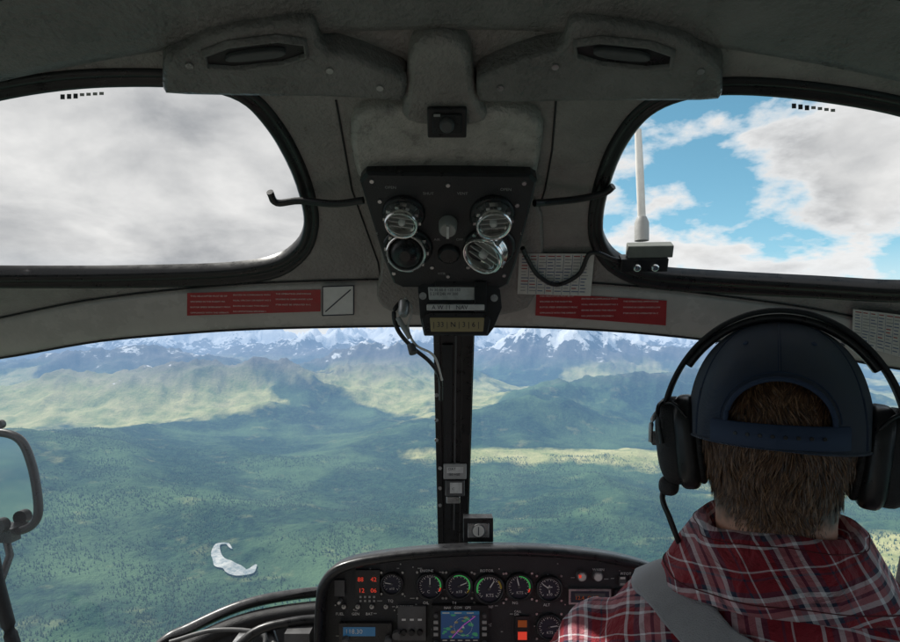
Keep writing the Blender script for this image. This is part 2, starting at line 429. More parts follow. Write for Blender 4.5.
fr=frame(onpl(448,222,.002),pn,(0,1,0)); oc.lathe([(.014,0),(.013,.018),(.011,.020)],fr,'grey',20); oc.fbox(fr,0,0,.018,.004,.022,.006,'ltgrey')
fr=frame(onpl(449,252,.002),pn,(0,1,0)); oc.lathe([(.018,0),(.017,.006),(.013,.009)],fr,'black',20)
for (u,v) in ((372,180),(524,182),(394,272),(504,274),(448,184),(448,275),(380,200),(517,204),(432,266),(468,266)):
    oc.lathe([(.0035,0),(.003,.002)],frame(onpl(u,v,.003),pn,(0,1,0)),'steel',10)
ocb=oc.build(None)
def planefr(u,v,off): 
    o=onpl(u,v,off); X=(B-A).normalized(); Y=pn.cross(X).normalized(); return Matrix(((X.x,Y.x,pn.x,o.x),(X.y,Y.y,pn.y,o.y),(X.z,Y.z,pn.z,o.z),(0,0,0,1)))
for (u,v,t) in ((385,186,'OPEN'),(423,192,'SHUT'),(457,192,'VENT'),(500,188,'OPEN'),(434,238,'AIR'),(456,238,'OFF'),(438,272,'HTR'),(520,232,'L'),(376,232,'R')):
    text(t,planefr(u,v,.004),.0062,'grey',ocb)
ar=MB('roof_window_strut')
def onr(u,v,off): p=xy_on(u,v); return rs(p.x,p.y,off)
ar.tube(catmull([onr(270,187,.010),onr(277,197,.012),onr(300,194,.014),onr(335,189,.03),onr(364,183,.035)],6),.0055,'black',8)
ar.tube(catmull([onr(534,186,.035),onr(548,190,.025),onr(580,192,.014),onr(604,187,.012),onr(613,181,.01)],6),.0055,'black',8)
ar.build(heli)
# compass
cp=MB('magnetic_compass')
fr=frame(at(458,308,.985),(0,-1,-.12)); s_=.985/600
def poly(mb,fr,pts,z0,z1,k,s=s_,inset=0):
    n=len(pts); a=[fr@V((x*s,y*s,z0)) for x,y in pts]
    b=[fr@V((x*s,y*s,z1)) for x,y in pts]
    mb.add(a+b,[(i,(i+1)%n,(i+1)%n+n,i+n) for i in range(n)]+[tuple(range(n,2*n))],k)
poly(cp,fr,[(-40,20),(-32,28),(32,28),(42,18),(44,0),(36,-20),(30,-28),(-34,-28),(-38,-10)],-.06,0,'black')
poly(cp,fr,[(-30,-4),(-36,-10),(-33,-26),(29,-26),(32,-10),(26,-4)],0,.014,'black')
poly(cp,fr,[(-28,-9),(-27,-23),(25,-23),(26,-9)],.014,.0155,'amber')
poly(cp,fr,[(-30,21),(-29,8),(18,8),(18,21)],0,.003,'ltgrey')
poly(cp,fr,[(-31,4),(-31,-2),(26,-2),(26,4)],0,.0165,'ltgrey')
cp.lathe([(.006,0),(.006,.006)],fr@Matrix.Translation((36*s_,10*s_,0)),'steel',14); cp.lathe([(.006,0),(.006,.006)],fr@Matrix.Translation((-35*s_,12*s_,0)),'steel',14)
cp.box(at(458,282,1.0),(.075,.05,.02),'black'); cp.box(at(480,298,.99),(.02,.04,.05),'black')
cpo=cp.build(None,.0015)
text('FOR  STEER\nN 30 60 E 120 150\nS 210 240 W 300',fr@Matrix.Translation((-28*s_,18*s_,.0035)),.0065,'ink',cpo)
text('A W 11   NAV',fr@Matrix.Translation((-26*s_,1*s_,.0172)),.0095,'ink',cpo)
text('| 33 | N | 3 | 6 |',fr@Matrix.Translation((-25*s_,-16*s_,.0158)),.012,'ink',cpo)
cb=MB('compass_wiring')
cb.tube(catmull([at(402,300,1.0),at(394,312,.99),at(398,330,1.0),at(412,347,1.03),at(430,362,1.06),at(440,378,1.09),at(441,400,1.13)],8),.0038,'black',8)
cb.tube(catmull([at(405,298,.99),at(412,310,.985),at(408,328,.99),at(416,345,1.0),at(434,356,1.05),at(442,380,1.09)],8),.0022,'cream',8)
cb.tube(catmull([at(398,318,.985),at(404,328,.98),at(410,338,.985)],4),.0045,'grey',8)
cb.lathe([(.009,0),(.009,.02),(.006,.026)],frame(at(404,302,.985),(0,-.5,-1)),'steel',14)
cb.lathe([(.007,0),(.007,.016)],frame(at(411,345,1.0),(0.3,-.5,-1)),'dkgrey',14)
cb.build(None)
# device with cable and antenna
dv=MB('audio_adapter_box')
p=onr(645,248,.02); fr=frame(p,rnorm(.3,.9)+V((0,-.6,.3)))
dv.fbox(fr,.002,.014,0,.07,.020,.022,'midgrey'); dv.fbox(fr,-.006,-.008,-.004,.074,.022,.028,'black')
dv.lathe([(.0065,.02),(.0065,.03),(.004,.032)],fr@Matrix.Translation((-.018,-.010,0)),'metal',14); dv.lathe([(.0065,.02),(.0065,.03),(.004,.032)],fr@Matrix.Translation((.010,-.010,0)),'metal',14)
dv.tube(catmull([fr@V((-.04,-.004,.01)),fr@V((-.055,0,.012)),onr(590,245,.02),onr(578,268,.018),onr(556,279,.018),onr(538,270,.018),onr(527,250,.025),onr(522,236,.03)],8),.0042,'black',8)
dv.build(None,.002)
an=MB('radio_antenna')
pa=onr(644,236,-.06); an.tube([pa+V((0,0,-.01)),pa+V((.0,.01,.07)),pa+V((.0,.02,.145))],[.007,.007,.006],'cream',12,flat=.5); an.lathe([(.012,-.05),(.012,-.02),(.008,-.01)],frame(pa,(0,0,1),(0,1,0)),'grey',16)
an.build(None)
# ------------------------------------------------------------------ placards on the header
def surf_frame(u,v,off):
    a=onr(u-3,v,off);b=onr(u+3,v,off);o=onr(u,v,off); X=(b-a).normalized(); up_=(onr(u,v-3,off)-onr(u,v+3,off)).normalized(); Nn=X.cross(up_).normalized(); Y=Nn.cross(X)
    return Matrix(((X.x,Y.x,Nn.x,o.x),(X.y,Y.y,Nn.y,o.y),(X.z,Y.z,Nn.z,o.z),(0,0,0,1)))
def patch(mb,q,off,k,nu=12,nv=3):
    vs=[];fs=[]
    for j in range(nv+1):
        for i in range(nu+1):
            s,t=i/nu,j/nv
            u=(q[0][0]*(1-s)+q[1][0]*s)*(1-t)+(q[3][0]*(1-s)+q[2][0]*s)*t; v=(q[0][1]*(1-s)+q[1][1]*s)*(1-t)+(q[3][1]*(1-s)+q[2][1]*s)*t
            vs.append(onr(u,v,off))
    for j in range(nv):
        for i in range(nu): a=j*(nu+1)+i; fs.append((a,a+nu+1,a+nu+2,a+1))
    mb.add(vs,fs,k,True)
words="THIS HELICOPTER MUST BE OPERATED IN COMPLIANCE WITH THE OPERATING LIMITATIONS SPECIFIED IN THE FLIGHT MANUAL VFR DAY OR NIGHT NO SMOKING IN CABIN AVOID LOW ROTOR SPEED EMERGENCY PROCEDURE SEE CARD "
def redplac(q,rows):
    pm=MB('warning_placard'); patch(pm,q,.0085,'red'); po=pm.build(None)
    k=0
    for r in range(rows):
        t=(r+.55)/(rows+.1)
        for c in range(3 if r<rows-1 else 2):
            s=.025+c*.32
            u=(q[0][0]*(1-s)+q[1][0]*s); v=(q[0][1]*(1-s)+q[1][1]*s)*(1-t)+(q[3][1]*(1-s)+q[2][1]*s)*t
            w=(words*3)[k:k+26]; k+=26
            text(w,surf_frame(u,v,.0095),.0044,'white',po)
redplac([(188,290),(321,287),(321,309),(188,313)],4)
redplac([(536,290),(666,298),(665,323),(535,313)],4)
pm=MB('no_step_placard'); patch(pm,[(323,284),(354,283),(354,312),(323,313)],.0085,'white'); 
for a,b in (((323,284),(354,283)),((354,283),(354,312)),((354,312),(323,313)),((323,313),(323,284)),((326,309),(351,287))):
    pm.tube([onr(a[0]+(b[0]-a[0])*t,a[1]+(b[1]-a[1])*t,.009) for t in (0,.5,1)],.001,'ink',6)
pm.build(None)
def card(q,cols,rows):
    pm=MB('checklist_card'); patch(pm,q,.010,'cream')
    def uv(s,t): return ((q[0][0]*(1-s)+q[1][0]*s)*(1-t)+(q[3][0]*(1-s)+q[2][0]*s)*t,(q[0][1]*(1-s)+q[1][1]*s)*(1-t)+(q[3][1]*(1-s)+q[2][1]*s)*t)
    for i in range(cols):
        for j in range(rows):
            s0=.04+i*.92/cols; s1=s0+.92/cols*random.uniform(.5,.85); t0=.05+j*.92/rows; t1=t0+.92/rows*.3
            k='red' if j==0 or random.random()<.08 else ('bluegrey' if random.random()<.6 else 'grey')
            patch(pm,[uv(s0,t0),uv(s1,t0),uv(s1,t1),uv(s0,t1)],.0104,k,1,1)
        if i: 
            s=.02+i*.92/cols; patch(pm,[uv(s,.02),uv(s+.006,.02),uv(s+.006,.98),uv(s,.98)],.0107,'bluegrey',1,2)
    pm.build(None)
card([(519,250),(594,250),(590,293),(517,291)],8,12)
card([(852,305),(912,312),(908,356),(850,340)],7,11)
st=MB('window_marking')
for (u0,v0,) in ((60,101),(792,110)):
    for i in range(7):
        dd=i*.9 if u0>400 else -i*.4; hh=5 if i<3 else 3
        patch(st,[(u0+i*6.5,v0+dd),(u0+4.5+i*6.5,v0+dd),(u0+4.5+i*6.5,v0+hh+dd),(u0+i*6.5,v0+hh+dd)],-.010,'ink' if i<3 else 'grey',1,1)
st.build(heli)
# ------------------------------------------------------------------ instrument panel
ip=empty('instrument_panel',at(500,600,1.22))
Y0=1.22; s2=Y0/600
def pf(u,v,dz=0): return frame(at(u,v,Y0)+V((0,-dz,0)),(0,-1,0))
hood_uv=[(318,760),(318,640),(319,600),(324,574),(345,556),(400,546),(480,541),(560,543),(620,551),(665,566),(690,588),(700,640),(703,760)]
def smooth_uv(p): q=catmull([V((a,b,0)) for a,b in p],6); return [(a.x,a.y) for a in q]
ho=smooth_uv(hood_uv); cx_,cy_=510,700
hi_=[(cx_+(a-cx_)*.962,cy_+(b-cy_)*.945) for a,b in ho]
hb=MB('glareshield'); n=len(ho)
def mk(loop,y,dz=0): 
    return [at(a,b,Y0)+V((0,y-Y0,dz)) for a,b in loop]
rings=[mk([(cx_+(a-cx_)*.93,cy_+(b-cy_)*.9) for a,b in ho],1.46,-.16),mk(ho,1.25,-.012),mk(ho,1.185,0),mk([(cx_+(a-cx_)*.994,cy_+(b-cy_)*.99) for a,b in ho],1.177,0),mk([(cx_+(a-cx_)*.975,cy_+(b-cy_)*.962) for a,b in ho],1.177,0),mk(hi_,1.184,0),mk(hi_,1.225,0)]
vs=sum(rings,[]); fs=[(j*n+i,j*n+i+1,(j+1)*n+i+1,(j+1)*n+i) for j in range(len(rings)-1) for i in range(n-1)]
hb.add(vs,fs,'black',True); hb.build(ip)
fc=MB('panel_face'); L_=mk(hi_,1.222); fc.add(L_,[tuple(range(n))],'panel'); 
def gauge(u,v,r,arc=None,needle=.6,ticks=12,k='blackm',bez='black'):
    fr=pf(u,v); r=r*s2
    fc.lathe([(r*1.22,0),(r*1.22,.006),(r*1.16,.009),(r*1.02,.009),(r,.004)],fr,bez,32,False)
    fc.lathe([(r*1.01,.0030),(r*1.0,.0032)],fr,'ink',32)
    for i in range(ticks*2-1):
        a=math.radians(225-270*i/(ticks*2-2)); L2=.2 if i%2==0 else .1; fc.fq(fr,math.cos(a)*r*(.92-L2/2),math.sin(a)*r*(.92-L2/2),r*L2,r*.05,.0038,'white',a)
    if arc:
        for (a0,a1,kk) in arc:
            m_=12
            for i in range(m_):
                t0=math.radians(a0+(a1-a0)*i/m_);t1=math.radians(a0+(a1-a0)*(i+1)/m_)
                fc.quad([fr@V((math.cos(t)*r*q,math.sin(t)*r*q,.0042)) for t,q in((t0,.86),(t0,.98),(t1,.98),(t1,.86))],kk)
    a=math.radians(225-270*needle); fc.fq(fr,math.cos(a)*r*.33,math.sin(a)*r*.33,r*.8,r*.09,.0046,'white',a)
    fc.lathe([(r*.13,.004),(r*.1,.006)],fr,'dkgrey',12)
    text(random.choice(['x10','%','PSI','C','KTS']),fr@Matrix.Translation((-r*.25,-r*.5,.0044)),r*.35,'white',ip)
    for sx in(-1,1):
        for sy in(-1,1): fc.lathe([(.0028,0),(.0024,.0015)],pf(u+sx*r/s2*1.12,v+sy*r/s2*1.12),'steel',8)
gauge(392,583,9.5,None,.2,10); gauge(430,585,11.5,[(60,-10,'green'),(-10,-30,'redled')],.5); gauge(459,585,11.5,[(120,-20,'green'),(-20,-40,'yellow')],.75)
gauge(489,588,13,[(200,120,'green'),(40,0,'yellow')],.62,16); gauge(519,586,11.5,[(90,-10,'green'),(-10,-30,'redled')],.45); gauge(549,588,11,None,.3,14)
gauge(549,626,11,None,.8,12); 
gauge(600,625,10.5,None,.4,12,); gauge(575,628,9,[(60,-30,'green')],.4,10); gauge(640,620,10,None,.6,12)
fr=pf(549,588); fc.fq(fr,0,.004,.012,.002,.005,'white'); fc.fq(fr,0,0,.002,.016,.005,'white')
def pbox(u,v,w,h,d,k,z=0): fc.fbox(pf(u,v,z),0,0,0,w*s2,h*s2,d,k)
def led(u,v,w,h,k,z=0): fc.fq(pf(u,v,z),0,0,w*s2,h*s2,0.0006,k)
pbox(368,583,24,28,.006,'black'); 
for (u,v,t) in ((361,578,'88'),(374,578,'42'),(362,589,'12'),(374,589,'06')): text(t,pf(u-3,v,.008),.0125,'redled',ip)
for i in range(4): 
    for j in range(2): led(361+i*4.5,596+j*4-.5,2,2,'grey',.006)
pbox(340,587,10,16,.006,'dkgrey'); fc.lathe([(.005,0),(.005,.012),(.003,.014)],pf(340,600),'steel',12)
for i in range(4):
    fc.lathe([(.0045,0),(.0045,.004)],pf(344+i*14,606),'steel',10); 
    fc.tube([pf(344+i*14,606)@V((0,0,.003)),pf(344+i*14,606)@V((0,.006,.016))],.0018,'metal',8)
for u,v,t in ((336,613,'FUEL'),(352,613,'GEN'),(366,613,'BAT'),(396,606,'AVIONICS'),(388,600,'TQ'),(423,602,'OIL'),(452,602,'T4'),(482,606,'NR/NF'),(512,602,'NG'),(543,604,'ALT'),(592,569,'WARN'),(620,573,'PITOT'),(640,573,'HYD'),(420,570,'ENGINE'),(480,570,'ROTOR')):
    text(t,pf(u,v,.004),.0078,'white',ip)
pbox(366,631,52,20,.010,'black'); led(360,629,32,9,'blueled',.0101); text('118.30',pf(346,629,.0112),.013,'white',ip)
for u in (387,345): fc.lathe([(.007,0),(.007,.012),(.004,.014)],pf(u+2,636,.01),'dkgrey',16)
pbox(460,625,56,44,.012,'black')
M['gpsbg']=mat('gps_screen',(.02,.03,.06),.3,emit=(.015,.04,.10),estr=.6)
M['gpsp']=mat('gps_magenta',(.3,.05,.3),.3,emit=(.5,.08,.5),estr=.4); M['gpsg']=mat('gps_green',(.04,.2,.08),.3,emit=(.03,.14,.08),estr=.5); M['gpsb']=mat('gps_tan',(.2,.15,.08),.3,emit=(.18,.15,.07),estr=.3)
led(460,623,38,30,'gpsbg',.0122)
rr_=random.Random(3)
for i in range(26):
    u=rr_.uniform(443,477);v=rr_.uniform(611,634); fc.lathe([(rr_.uniform(.002,.006),.0002),(.001,.0003)],pf(u,v,.0128+i*.00003),'gpsg' if i%3 else 'gpsb',7,sx=1.0,sy=.6)
led(460,609.5,38,3,'blueled',.0142); led(460,636.5,38,3,'ink',.0142)
for q in range(5): led(445+q*7.5,636.5,4.5,1,'cream',.0148)
for q in range(3): led(446+q*12,609.5,7,1.1,'cream',.0148)
fc.tube([pf(452,634,.0146)@V((0,0,0)),pf(463,622,.0146)@V((0,0,0)),pf(475,613,.0146)@V((0,0,0))],.0007,'gpsp',6)
gfr=pf(463,623,.0146)
for i in range(30):
    a=i*math.pi/15; fc.fq(gfr,math.cos(a)*.018,math.sin(a)*.018,.0030,.0007,.0004,'white',a+math.pi/2)
fc.quad([gfr@V(p) for p in((0,.004,.0006),(-.0028,-.003,.0006),(.0028,-.003,.0006))],'white')
for u in (436,484):
    fc.lathe([(.006,0),(.006,.012),(.004,.014)],pf(u,640,.012),'dkgrey',16); fc.lathe([(.004,0),(.004,.007)],pf(u,612,.012),'dkgrey',16)
    for j in range(3): fc.fbox(pf(u,619+j*6,.012),0,0,0,.009,.006,.003,'grey')
text('NAV   COM   GPS',pf(444,605,.0125),.007,'white',ip)
pbox(412,622,28,34,.006,'dkgrey'); 
for i in range(3): fc.lathe([(.006,0),(.0055,.008)],pf(404+i*8,630,.006),'black',12); led(404+i*8,618,4,2,'white',.0065)
fc.lathe([(.008,0),(.0075,.012)],pf(397,631,.010),'dkgrey',16)
pbox(522,628,14,26,.006,'black'); led(522,622,9,7,'orange',.0066); led(522,634,9,8,'redled',.0066); text('TEST',pf(517,643,.008),.007,'white',ip); text('CALL\nDIR',pf(514,612,.004),.006,'white',ip)
for i,(u,v) in enumerate(((581,575),(597,575))): fc.lathe([(.011,0),(.011,.006),(.009,.010)],pf(u,v),'steel',20); fc.lathe([(.008,.0101),(.007,.012)],pf(u,v),'cream',16)
fc.box(at(580,576,1.21),(.005,.005,.006),'redled')
pbox(589,595,42,15,.008,'steel'); led(589,595,38,11,'ink',.0083); led(589,593,30,3,'dkgrey',.0086); text('12.4  OAT',pf(574,596,.0094),.011,'orange',ip)
for i in range(4): fc.fbox(pf(622+i*11,580),0,0,0,.014,.018,.004,'dkgrey'); led(622+i*11,577,5,2.2,'redled' if i==1 else 'cream',.0045); led(622+i*11,583,5,2,'grey',.0045)
pbox(637,595,46,13,.006,'black'); 
for i in range(4): led(621+i*11,594,8,8,'red' if i in(0,2) else 'cream',.0065)
for i in range(6): fc.lathe([(.004,0),(.004,.006)],pf(612+i*10,609),'steel',10); 
for _ in range(110):
    u=random.uniform(335,670); v=random.uniform(563,641)
    if random.random()<.6: led(u,v,random.uniform(1.5,5),.9,'grey')
    else: fc.lathe([(.0016,0),(.0014,.001)],pf(u,v),'steel',6)
fc.build(ip)
ped=MB('pedestal'); ped.box((.08,1.32,-.95),(.42,.2,.5),'blackm'); ped.box((.05,1.0,-1.0),(.22,.5,.25),'blackm'); ped.build(ip)
sg=MB('slip_indicator'); fr=pf(479,534,-.03); sg.fbox(fr,0,0,-.03,.062,.05,.034,'black'); sg.fbox(fr,0,.0,.004,.045,.03,.003,'steel'); sg.lathe([(.0145,.007),(.0145,.009),(.012,.010)],fr,'dkgrey',24); sg.lathe([(.012,.0101),(.011,.0103)],fr,'cream',24)
sg.fq(fr,0,0,.002,.018,.0108,'ink'); sg.build(None,.003)
# ------------------------------------------------------------------ mirror + pillar left
mr=MB('rearview_mirror')
ml=catmull([at(a,b,1.35) for a,b in ((-42,436),(-10,432),(18,438),(31,462),(38,500),(36,520),(22,530),(-5,532),(-42,534),(-56,500),(-56,460))],6,True)
mr.tube(ml,.0095,'black',10,True,ref=(0,1,0)); 
M['mirror']=mat('mirror_glass',(.9,.92,.92),.04,1)
cen=sum(ml,V())/len(ml); mr.add([p+V((0,.004,0)) for p in ml],[tuple(range(len(ml)))],'mirror')
mr.box(at(6,534,1.34),(.045,.03,.03),'black'); mr.tube([at(5,534,1.34),at(10,555,1.33),at(-6,600,1.3),at(-30,680,1.25)],.008,'black'); mr.lathe([(.016,0),(.016,.02)],frame(at(4,524,1.33),(0,-1,0)),'black',14)
mr.lathe([(.010,0),(.010,.012)],frame(at(2,424,1.34),(0,-1,0)),'black',12)
mr.build(None)
pl=MB('door_pillar')
for sx in(-1,1):
    P=catmull([V((sx*.9,.98,-.06)),V((sx*.87,1.10,-.28)),V((sx*.85,1.135,-.47)),V((sx*.81,1.14,-.62)),V((sx*.72,1.15,-.85)),V((sx*.7,1.1,-1.1))],8)
    pl.tube(P,.012,'blackm',10)
    pl.tube(catmull([V((sx*.96,.9,.0)),V((sx*.98,.4,.06)),V((sx*.98,-.3,.06)),V((sx*.95,-.95,0))],8),.03,'trim',10)
    pl.tube([V((sx*.97,.18,.07)),V((sx*.92,.2,-1.1))],.03,'trim',10)
    pl.box((sx*.93,.1,-.86),(.03,2.0,.5),'trim')
pl.box((0,-.98,-.3),(1.9,.03,1.6),'trim'); pl.box((0,.1,-1.12),(1.9,2.1,.04),'carpet')
pl.build(heli)
# ------------------------------------------------------------------ pilot
PX,PY=.384,.70
pil=empty('pilot',(PX,PY,-.5))
HC=V((.380,.70,-.086)); HR=Matrix.Translation(HC)@Matrix.Rotation(math.radians(-27),4,'Z')@Matrix.Rotation(math.radians(1),4,'Y')
def rem(ob,vx,sm=8,sub=0):
    r=ob.modifiers.new('r','REMESH'); r.mode='VOXEL'; r.voxel_size=vx; r.use_smooth_shade=True
    s=ob.modifiers.new('s','SMOOTH'); s.iterations=sm; s.factor=.5
hm=mat('head_skin',(.5,.27,.19),.5); nt=hm.node_tree; b=nt.nodes['Principled BSDF']
tc=nt.nodes.new('ShaderNodeTexCoord'); sx=nt.nodes.new('ShaderNodeSeparateXYZ'); nt.links.new(tc.outputs['Object'],sx.inputs[0])
no=nt.nodes.new('ShaderNodeTexNoise'); no.inputs['Scale'].default_value=60; nt.links.new(tc.outputs['Object'],no.inputs['Vector'])
def mth(nt,op,a,b_=None,clamp=False):
    n=nt.nodes.new('ShaderNodeMath'); n.operation=op; n.use_clamp=clamp
    for i,x in enumerate((a,b_)):
        if x is None: continue
        if isinstance(x,(int,float)): n.inputs[i].default_value=x
        else: nt.links.new(x,n.inputs[i])
    return n.outputs[0]
zz=mth(nt,'ADD',sx.outputs[2],mth(nt,'MULTIPLY',mth(nt,'SUBTRACT',no.outputs['Fac'],.5),.03))
fz=mth(nt,'MULTIPLY',mth(nt,'ADD',zz,.112),60,True); fy=mth(nt,'MULTIPLY',mth(nt,'SUBTRACT',-0.012,sx.outputs[1]),60,True)
fac=mth(nt,'MULTIPLY',fz,fy); mx=nt.nodes.new('ShaderNodeMix'); mx.data_type='RGBA'; nt.links.new(fac,mx.inputs[0]); mx.inputs[6].default_value=(.55,.28,.19,1); mx.inputs[7].default_value=(.08,.042,.024,1)
nt.links.new(mx.outputs[2],b.inputs['Base Color']); M['headskin']=hm
hd_=MB('head'); 
hd_.ellip((0,-.004,0),(.076,.096,.098),'headskin')
hd_.ellip((0,.022,-.05),(.060,.068,.070),'headskin')
hd_.ellip((0,.04,-.085),(.042,.045,.035),'headskin')
hd_.tube([(0,-.012,-.03),(0,-.014,-.08),(0,-.014,-.12),(0,-.006,-.16)],[.060,.062,.062,.056],'headskin',24)
hd_.tube([(0,.088,.0),(0,.104,-.02),(0,.112,-.036),(0,.098,-.045)],[.009,.011,.014,.010],'headskin',12)
hd_.ellip((0,.078,-.068),(.024,.017,.006),'headskin'); hd_.ellip((0,.077,-.077),(.021,.016,.006),'headskin')
hd_.ellip((0,.085,.012),(.05,.012,.008),'headskin')
for s in(-1,1): hd_.ellip((s*.078,-.0,-.025),(.010,.018,.03),'headskin')
ho_=hd_.build(pil); rem(ho_,.0028,6)
ey=MB('eyes')
for s in(-1,1): ey.ellip((s*.031,.082,-.006),(.012,.012,.012),'white'); ey.ellip((s*.031,.0915,-.006),(.005,.004,.005),'ink')
ey.build(pil)
# hair
M['hair']=mat('brown_hair',(.125,.058,.028),.38,noise=.5,nscale=130)
M['hair2']=mat('brown_hair_light',(.29,.155,.08),.36,noise=.4,nscale=150)
M['hair3']=mat('brown_hair_dark',(.05,.024,.014),.4)
hr=MB('hair')
def skullpt(az,z):
    def ell(c,r,z):
        t=(z-c[2])/r[2]
        return math.sqrt(max(0,1-t*t)) if abs(t)<1 else 0
    k=ell((0,-.004,0),(.076,.096,.098),z); a1,b1=.076*k,.096*k
    ra=.061 if z<-.02 else 0
    a=max(a1,ra); back=max(b1+.004, (ra+.014) if z<-.02 else 0)
    return V((math.sin(az)*a,-math.cos(az)*back,z))
for i in range(19000):
    az=random.uniform(-1.75,1.75); z=random.uniform(-.116,.055)
    low=-.108+.035*max(0,abs(az)-.8)+random.gauss(0,.004)
    if z<low: continue
    p=skullpt(az,z); nrm=V((math.sin(az),-math.cos(az),.1)).normalized()
    ln=random.uniform(.012,.027)*(1 if z>-.06 else max(.35,(z+.125)/.065))
    side=V((math.cos(az),math.sin(az),0)); cl_=.4*math.sin(z*60+az*4)+.3*math.sin(z*140-az*11)+.2*math.sin(az*37)
    dn=(V((0,0,-1))+side*(cl_+random.gauss(0,.2)-az*.12)).normalized(); w=random.uniform(.0003,.00055)
    lift=random.uniform(.1,.7); pts=[]
    kk=random.uniform(.5,1.2)*(1 if z>-.08 else .4)
    for t in (0,.35,.7,1): pts.append(p+nrm*(.0008+ln*(lift*t-lift*.55*t*t)*.55+ .0035*min(1,t*3)*kk)+dn*ln*t)
    vs=[]
    wd=(side+nrm*random.uniform(-.8,.8)).normalized()
    for q,t in zip(pts,(1,1,.75,.1)): vs+=[q-wd*w*t,q+wd*w*t]
    rr=random.random(); hr.add(vs,[(0,1,3,2),(2,3,5,4),(4,5,7,6)],'hair' if rr<.55 else ('hair2' if rr<.82 else 'hair3'),True)
h_=hr.build(pil)
# cap
cm=mat('navy_cap_cloth',(.020,.036,.075),.85,noise=.2,nscale=60); nt=cm.node_tree; b=nt.nodes['Principled BSDF']
b.inputs['Sheen Weight'].default_value=.35; b.inputs['Sheen Roughness'].default_value=.4
tc=nt.nodes.new('ShaderNodeTexCoord'); w1=nt.nodes.new('ShaderNodeTexWave'); w1.inputs['Scale'].default_value=420; w1.bands_direction='DIAGONAL'; nt.links.new(tc.outputs['Object'],w1.inputs[0])
n1=nt.nodes.new('ShaderNodeTexNoise'); n1.inputs['Scale'].default_value=18; nt.links.new(tc.outputs['Object'],n1.inputs[0])
ad=mth(nt,'ADD',mth(nt,'MULTIPLY',w1.outputs['Fac'],.12),n1.outputs['Fac']); bp=nt.nodes.new('ShaderNodeBump'); bp.inputs['Strength'].default_value=.8; bp.inputs['Distance'].default_value=.008; nt.links.new(ad,bp.inputs['Height']); nt.links.new(bp.outputs[0],b.inputs['Normal'])
M['cap']=cm
M['capst']=mat('cap_stitch',(.030,.050,.10),.8)
cap=MB('baseball_cap')
a_,b_,c_=.094,.110,.116; zb=-.016
def cappt(az,t,o=0):
    if t<.12: z=zb+(t/.12)*(0-zb); k=1
    else:
        q=(t-.12)/.88*math.pi/2; z=c_*math.sin(q); k=max(0,math.cos(q))**.86
    pinch=1+.012*math.cos(6*az)*(1 if t<.8 else 0)*-1*min(1,t*2)
    x=math.sin(az)*(a_+o)*k*pinch; y=-math.cos(az)*(b_+o)*k*pinch
    drop=-.006*max(0,math.sin(abs(az))) *max(0,1-t*2.2)
    return V((x,y,z+drop+(o if t>.6 else 0)))
def inopen(az,p): 
    return (p.y<0) and p.z>.0085 and (p.x/.049)**2+((p.z-.0085)/.046)**2<1
NA,NT=420,150; vs=[];fs=[]
for j in range(NT+1):
    for i in range(NA): vs.append(cappt(2*math.pi*i/NA,j/NT))
for j in range(NT):
    for i in range(NA):
        a=j*NA+i;b2=j*NA+(i+1)%NA; cc=(vs[a]+vs[b2+NA])/2
        if not inopen(0,cc): fs.append((a,b2,b2+NA,a+NA))
cap.add(vs,fs,'cap',True)
def capsurf_xz(x,z,o=.0):
    lo,hi=0,1
    for k in range(60):
        mid=(lo+hi)/2
        if cappt(0,mid).z<z: lo=mid
        else: hi=mid
    t=lo; 
    q=0 if t<.12 else (t-.12)/.88*math.pi/2; k=max(.01,math.cos(q))**.86
    az=math.asin(max(-1,min(1,x/(a_*k)))); p=cappt(az,t,o); p.z=z; return p
arch=[capsurf_xz(.049*math.cos(t),.0085+.046*math.sin(t),.0008) for t in np.linspace(0,math.pi,50)]
cap.tube(arch,.0026,'capst',8,flat=1.0)
arch2=[capsurf_xz(.055*math.cos(t),.0085+.053*math.sin(t),.0004) for t in np.linspace(0.05,math.pi-.05,50)]
cap.tube(arch2,.0006,'capst',6)
vs=[];fs=[]
for i,x in enumerate(np.linspace(-.062,.062,40)):
    for z,o in ((-.0155,.0005),(-.0145,.003),(.0075,.003),(.009,.0005)): vs.append(capsurf_xz(x,z,o+(.0015 if x<.0 else 0)))
for i in range(39):
    for j in range(3): a=i*4+j; fs.append((a,a+4,a+5,a+1))
cap.add(vs,fs,'capst',True)
for x in np.linspace(-.038,.038,8): 
    p=capsurf_xz(x,-.003,.0045); cap.lathe([(.0022,0),(.0018,.0012)],frame(p,(x*5,-1,0)),'black',8)
for k in range(6):
    az=math.pi/6*(2*k+1)-math.pi/6
    for dz in (-.02,.02):
        P=[cappt(az+dz*(1-t)**.5,t,.0003) for t in np.linspace(.02,.97,40)]
        P=[p for p in P if not inopen(0,p)and not(abs(p.x)<.05 and p.y<0 and p.z<.060)]
        if len(P)>3: cap.tube(P,.00045,'capst',5)
    P=[cappt(az,t,.0002) for t in np.linspace(.02,.99,40)]; P=[p for p in P if not(abs(p.x)<.05 and p.y<0 and p.z<.060)]
    if len(P)>3: cap.tube(P,.0008,'cap',5)
    e=cappt(az+math.pi/6,.62,.0006); cap.lathe([(.003,0),(.002,.001)],frame(e,(e.x,e.y,e.z*.8)),'capst',10)
cap.tube([cappt(a,.0,.0004) for a in np.linspace(0,2*math.pi,90)],.0016,'cap',6,True)
cap.lathe([(.008,0),(.007,.004),(.003,.006)],frame((0,0,c_-.001),(0,0,1),(0,1,0)),'cap',16)
vs=[];fs=[]
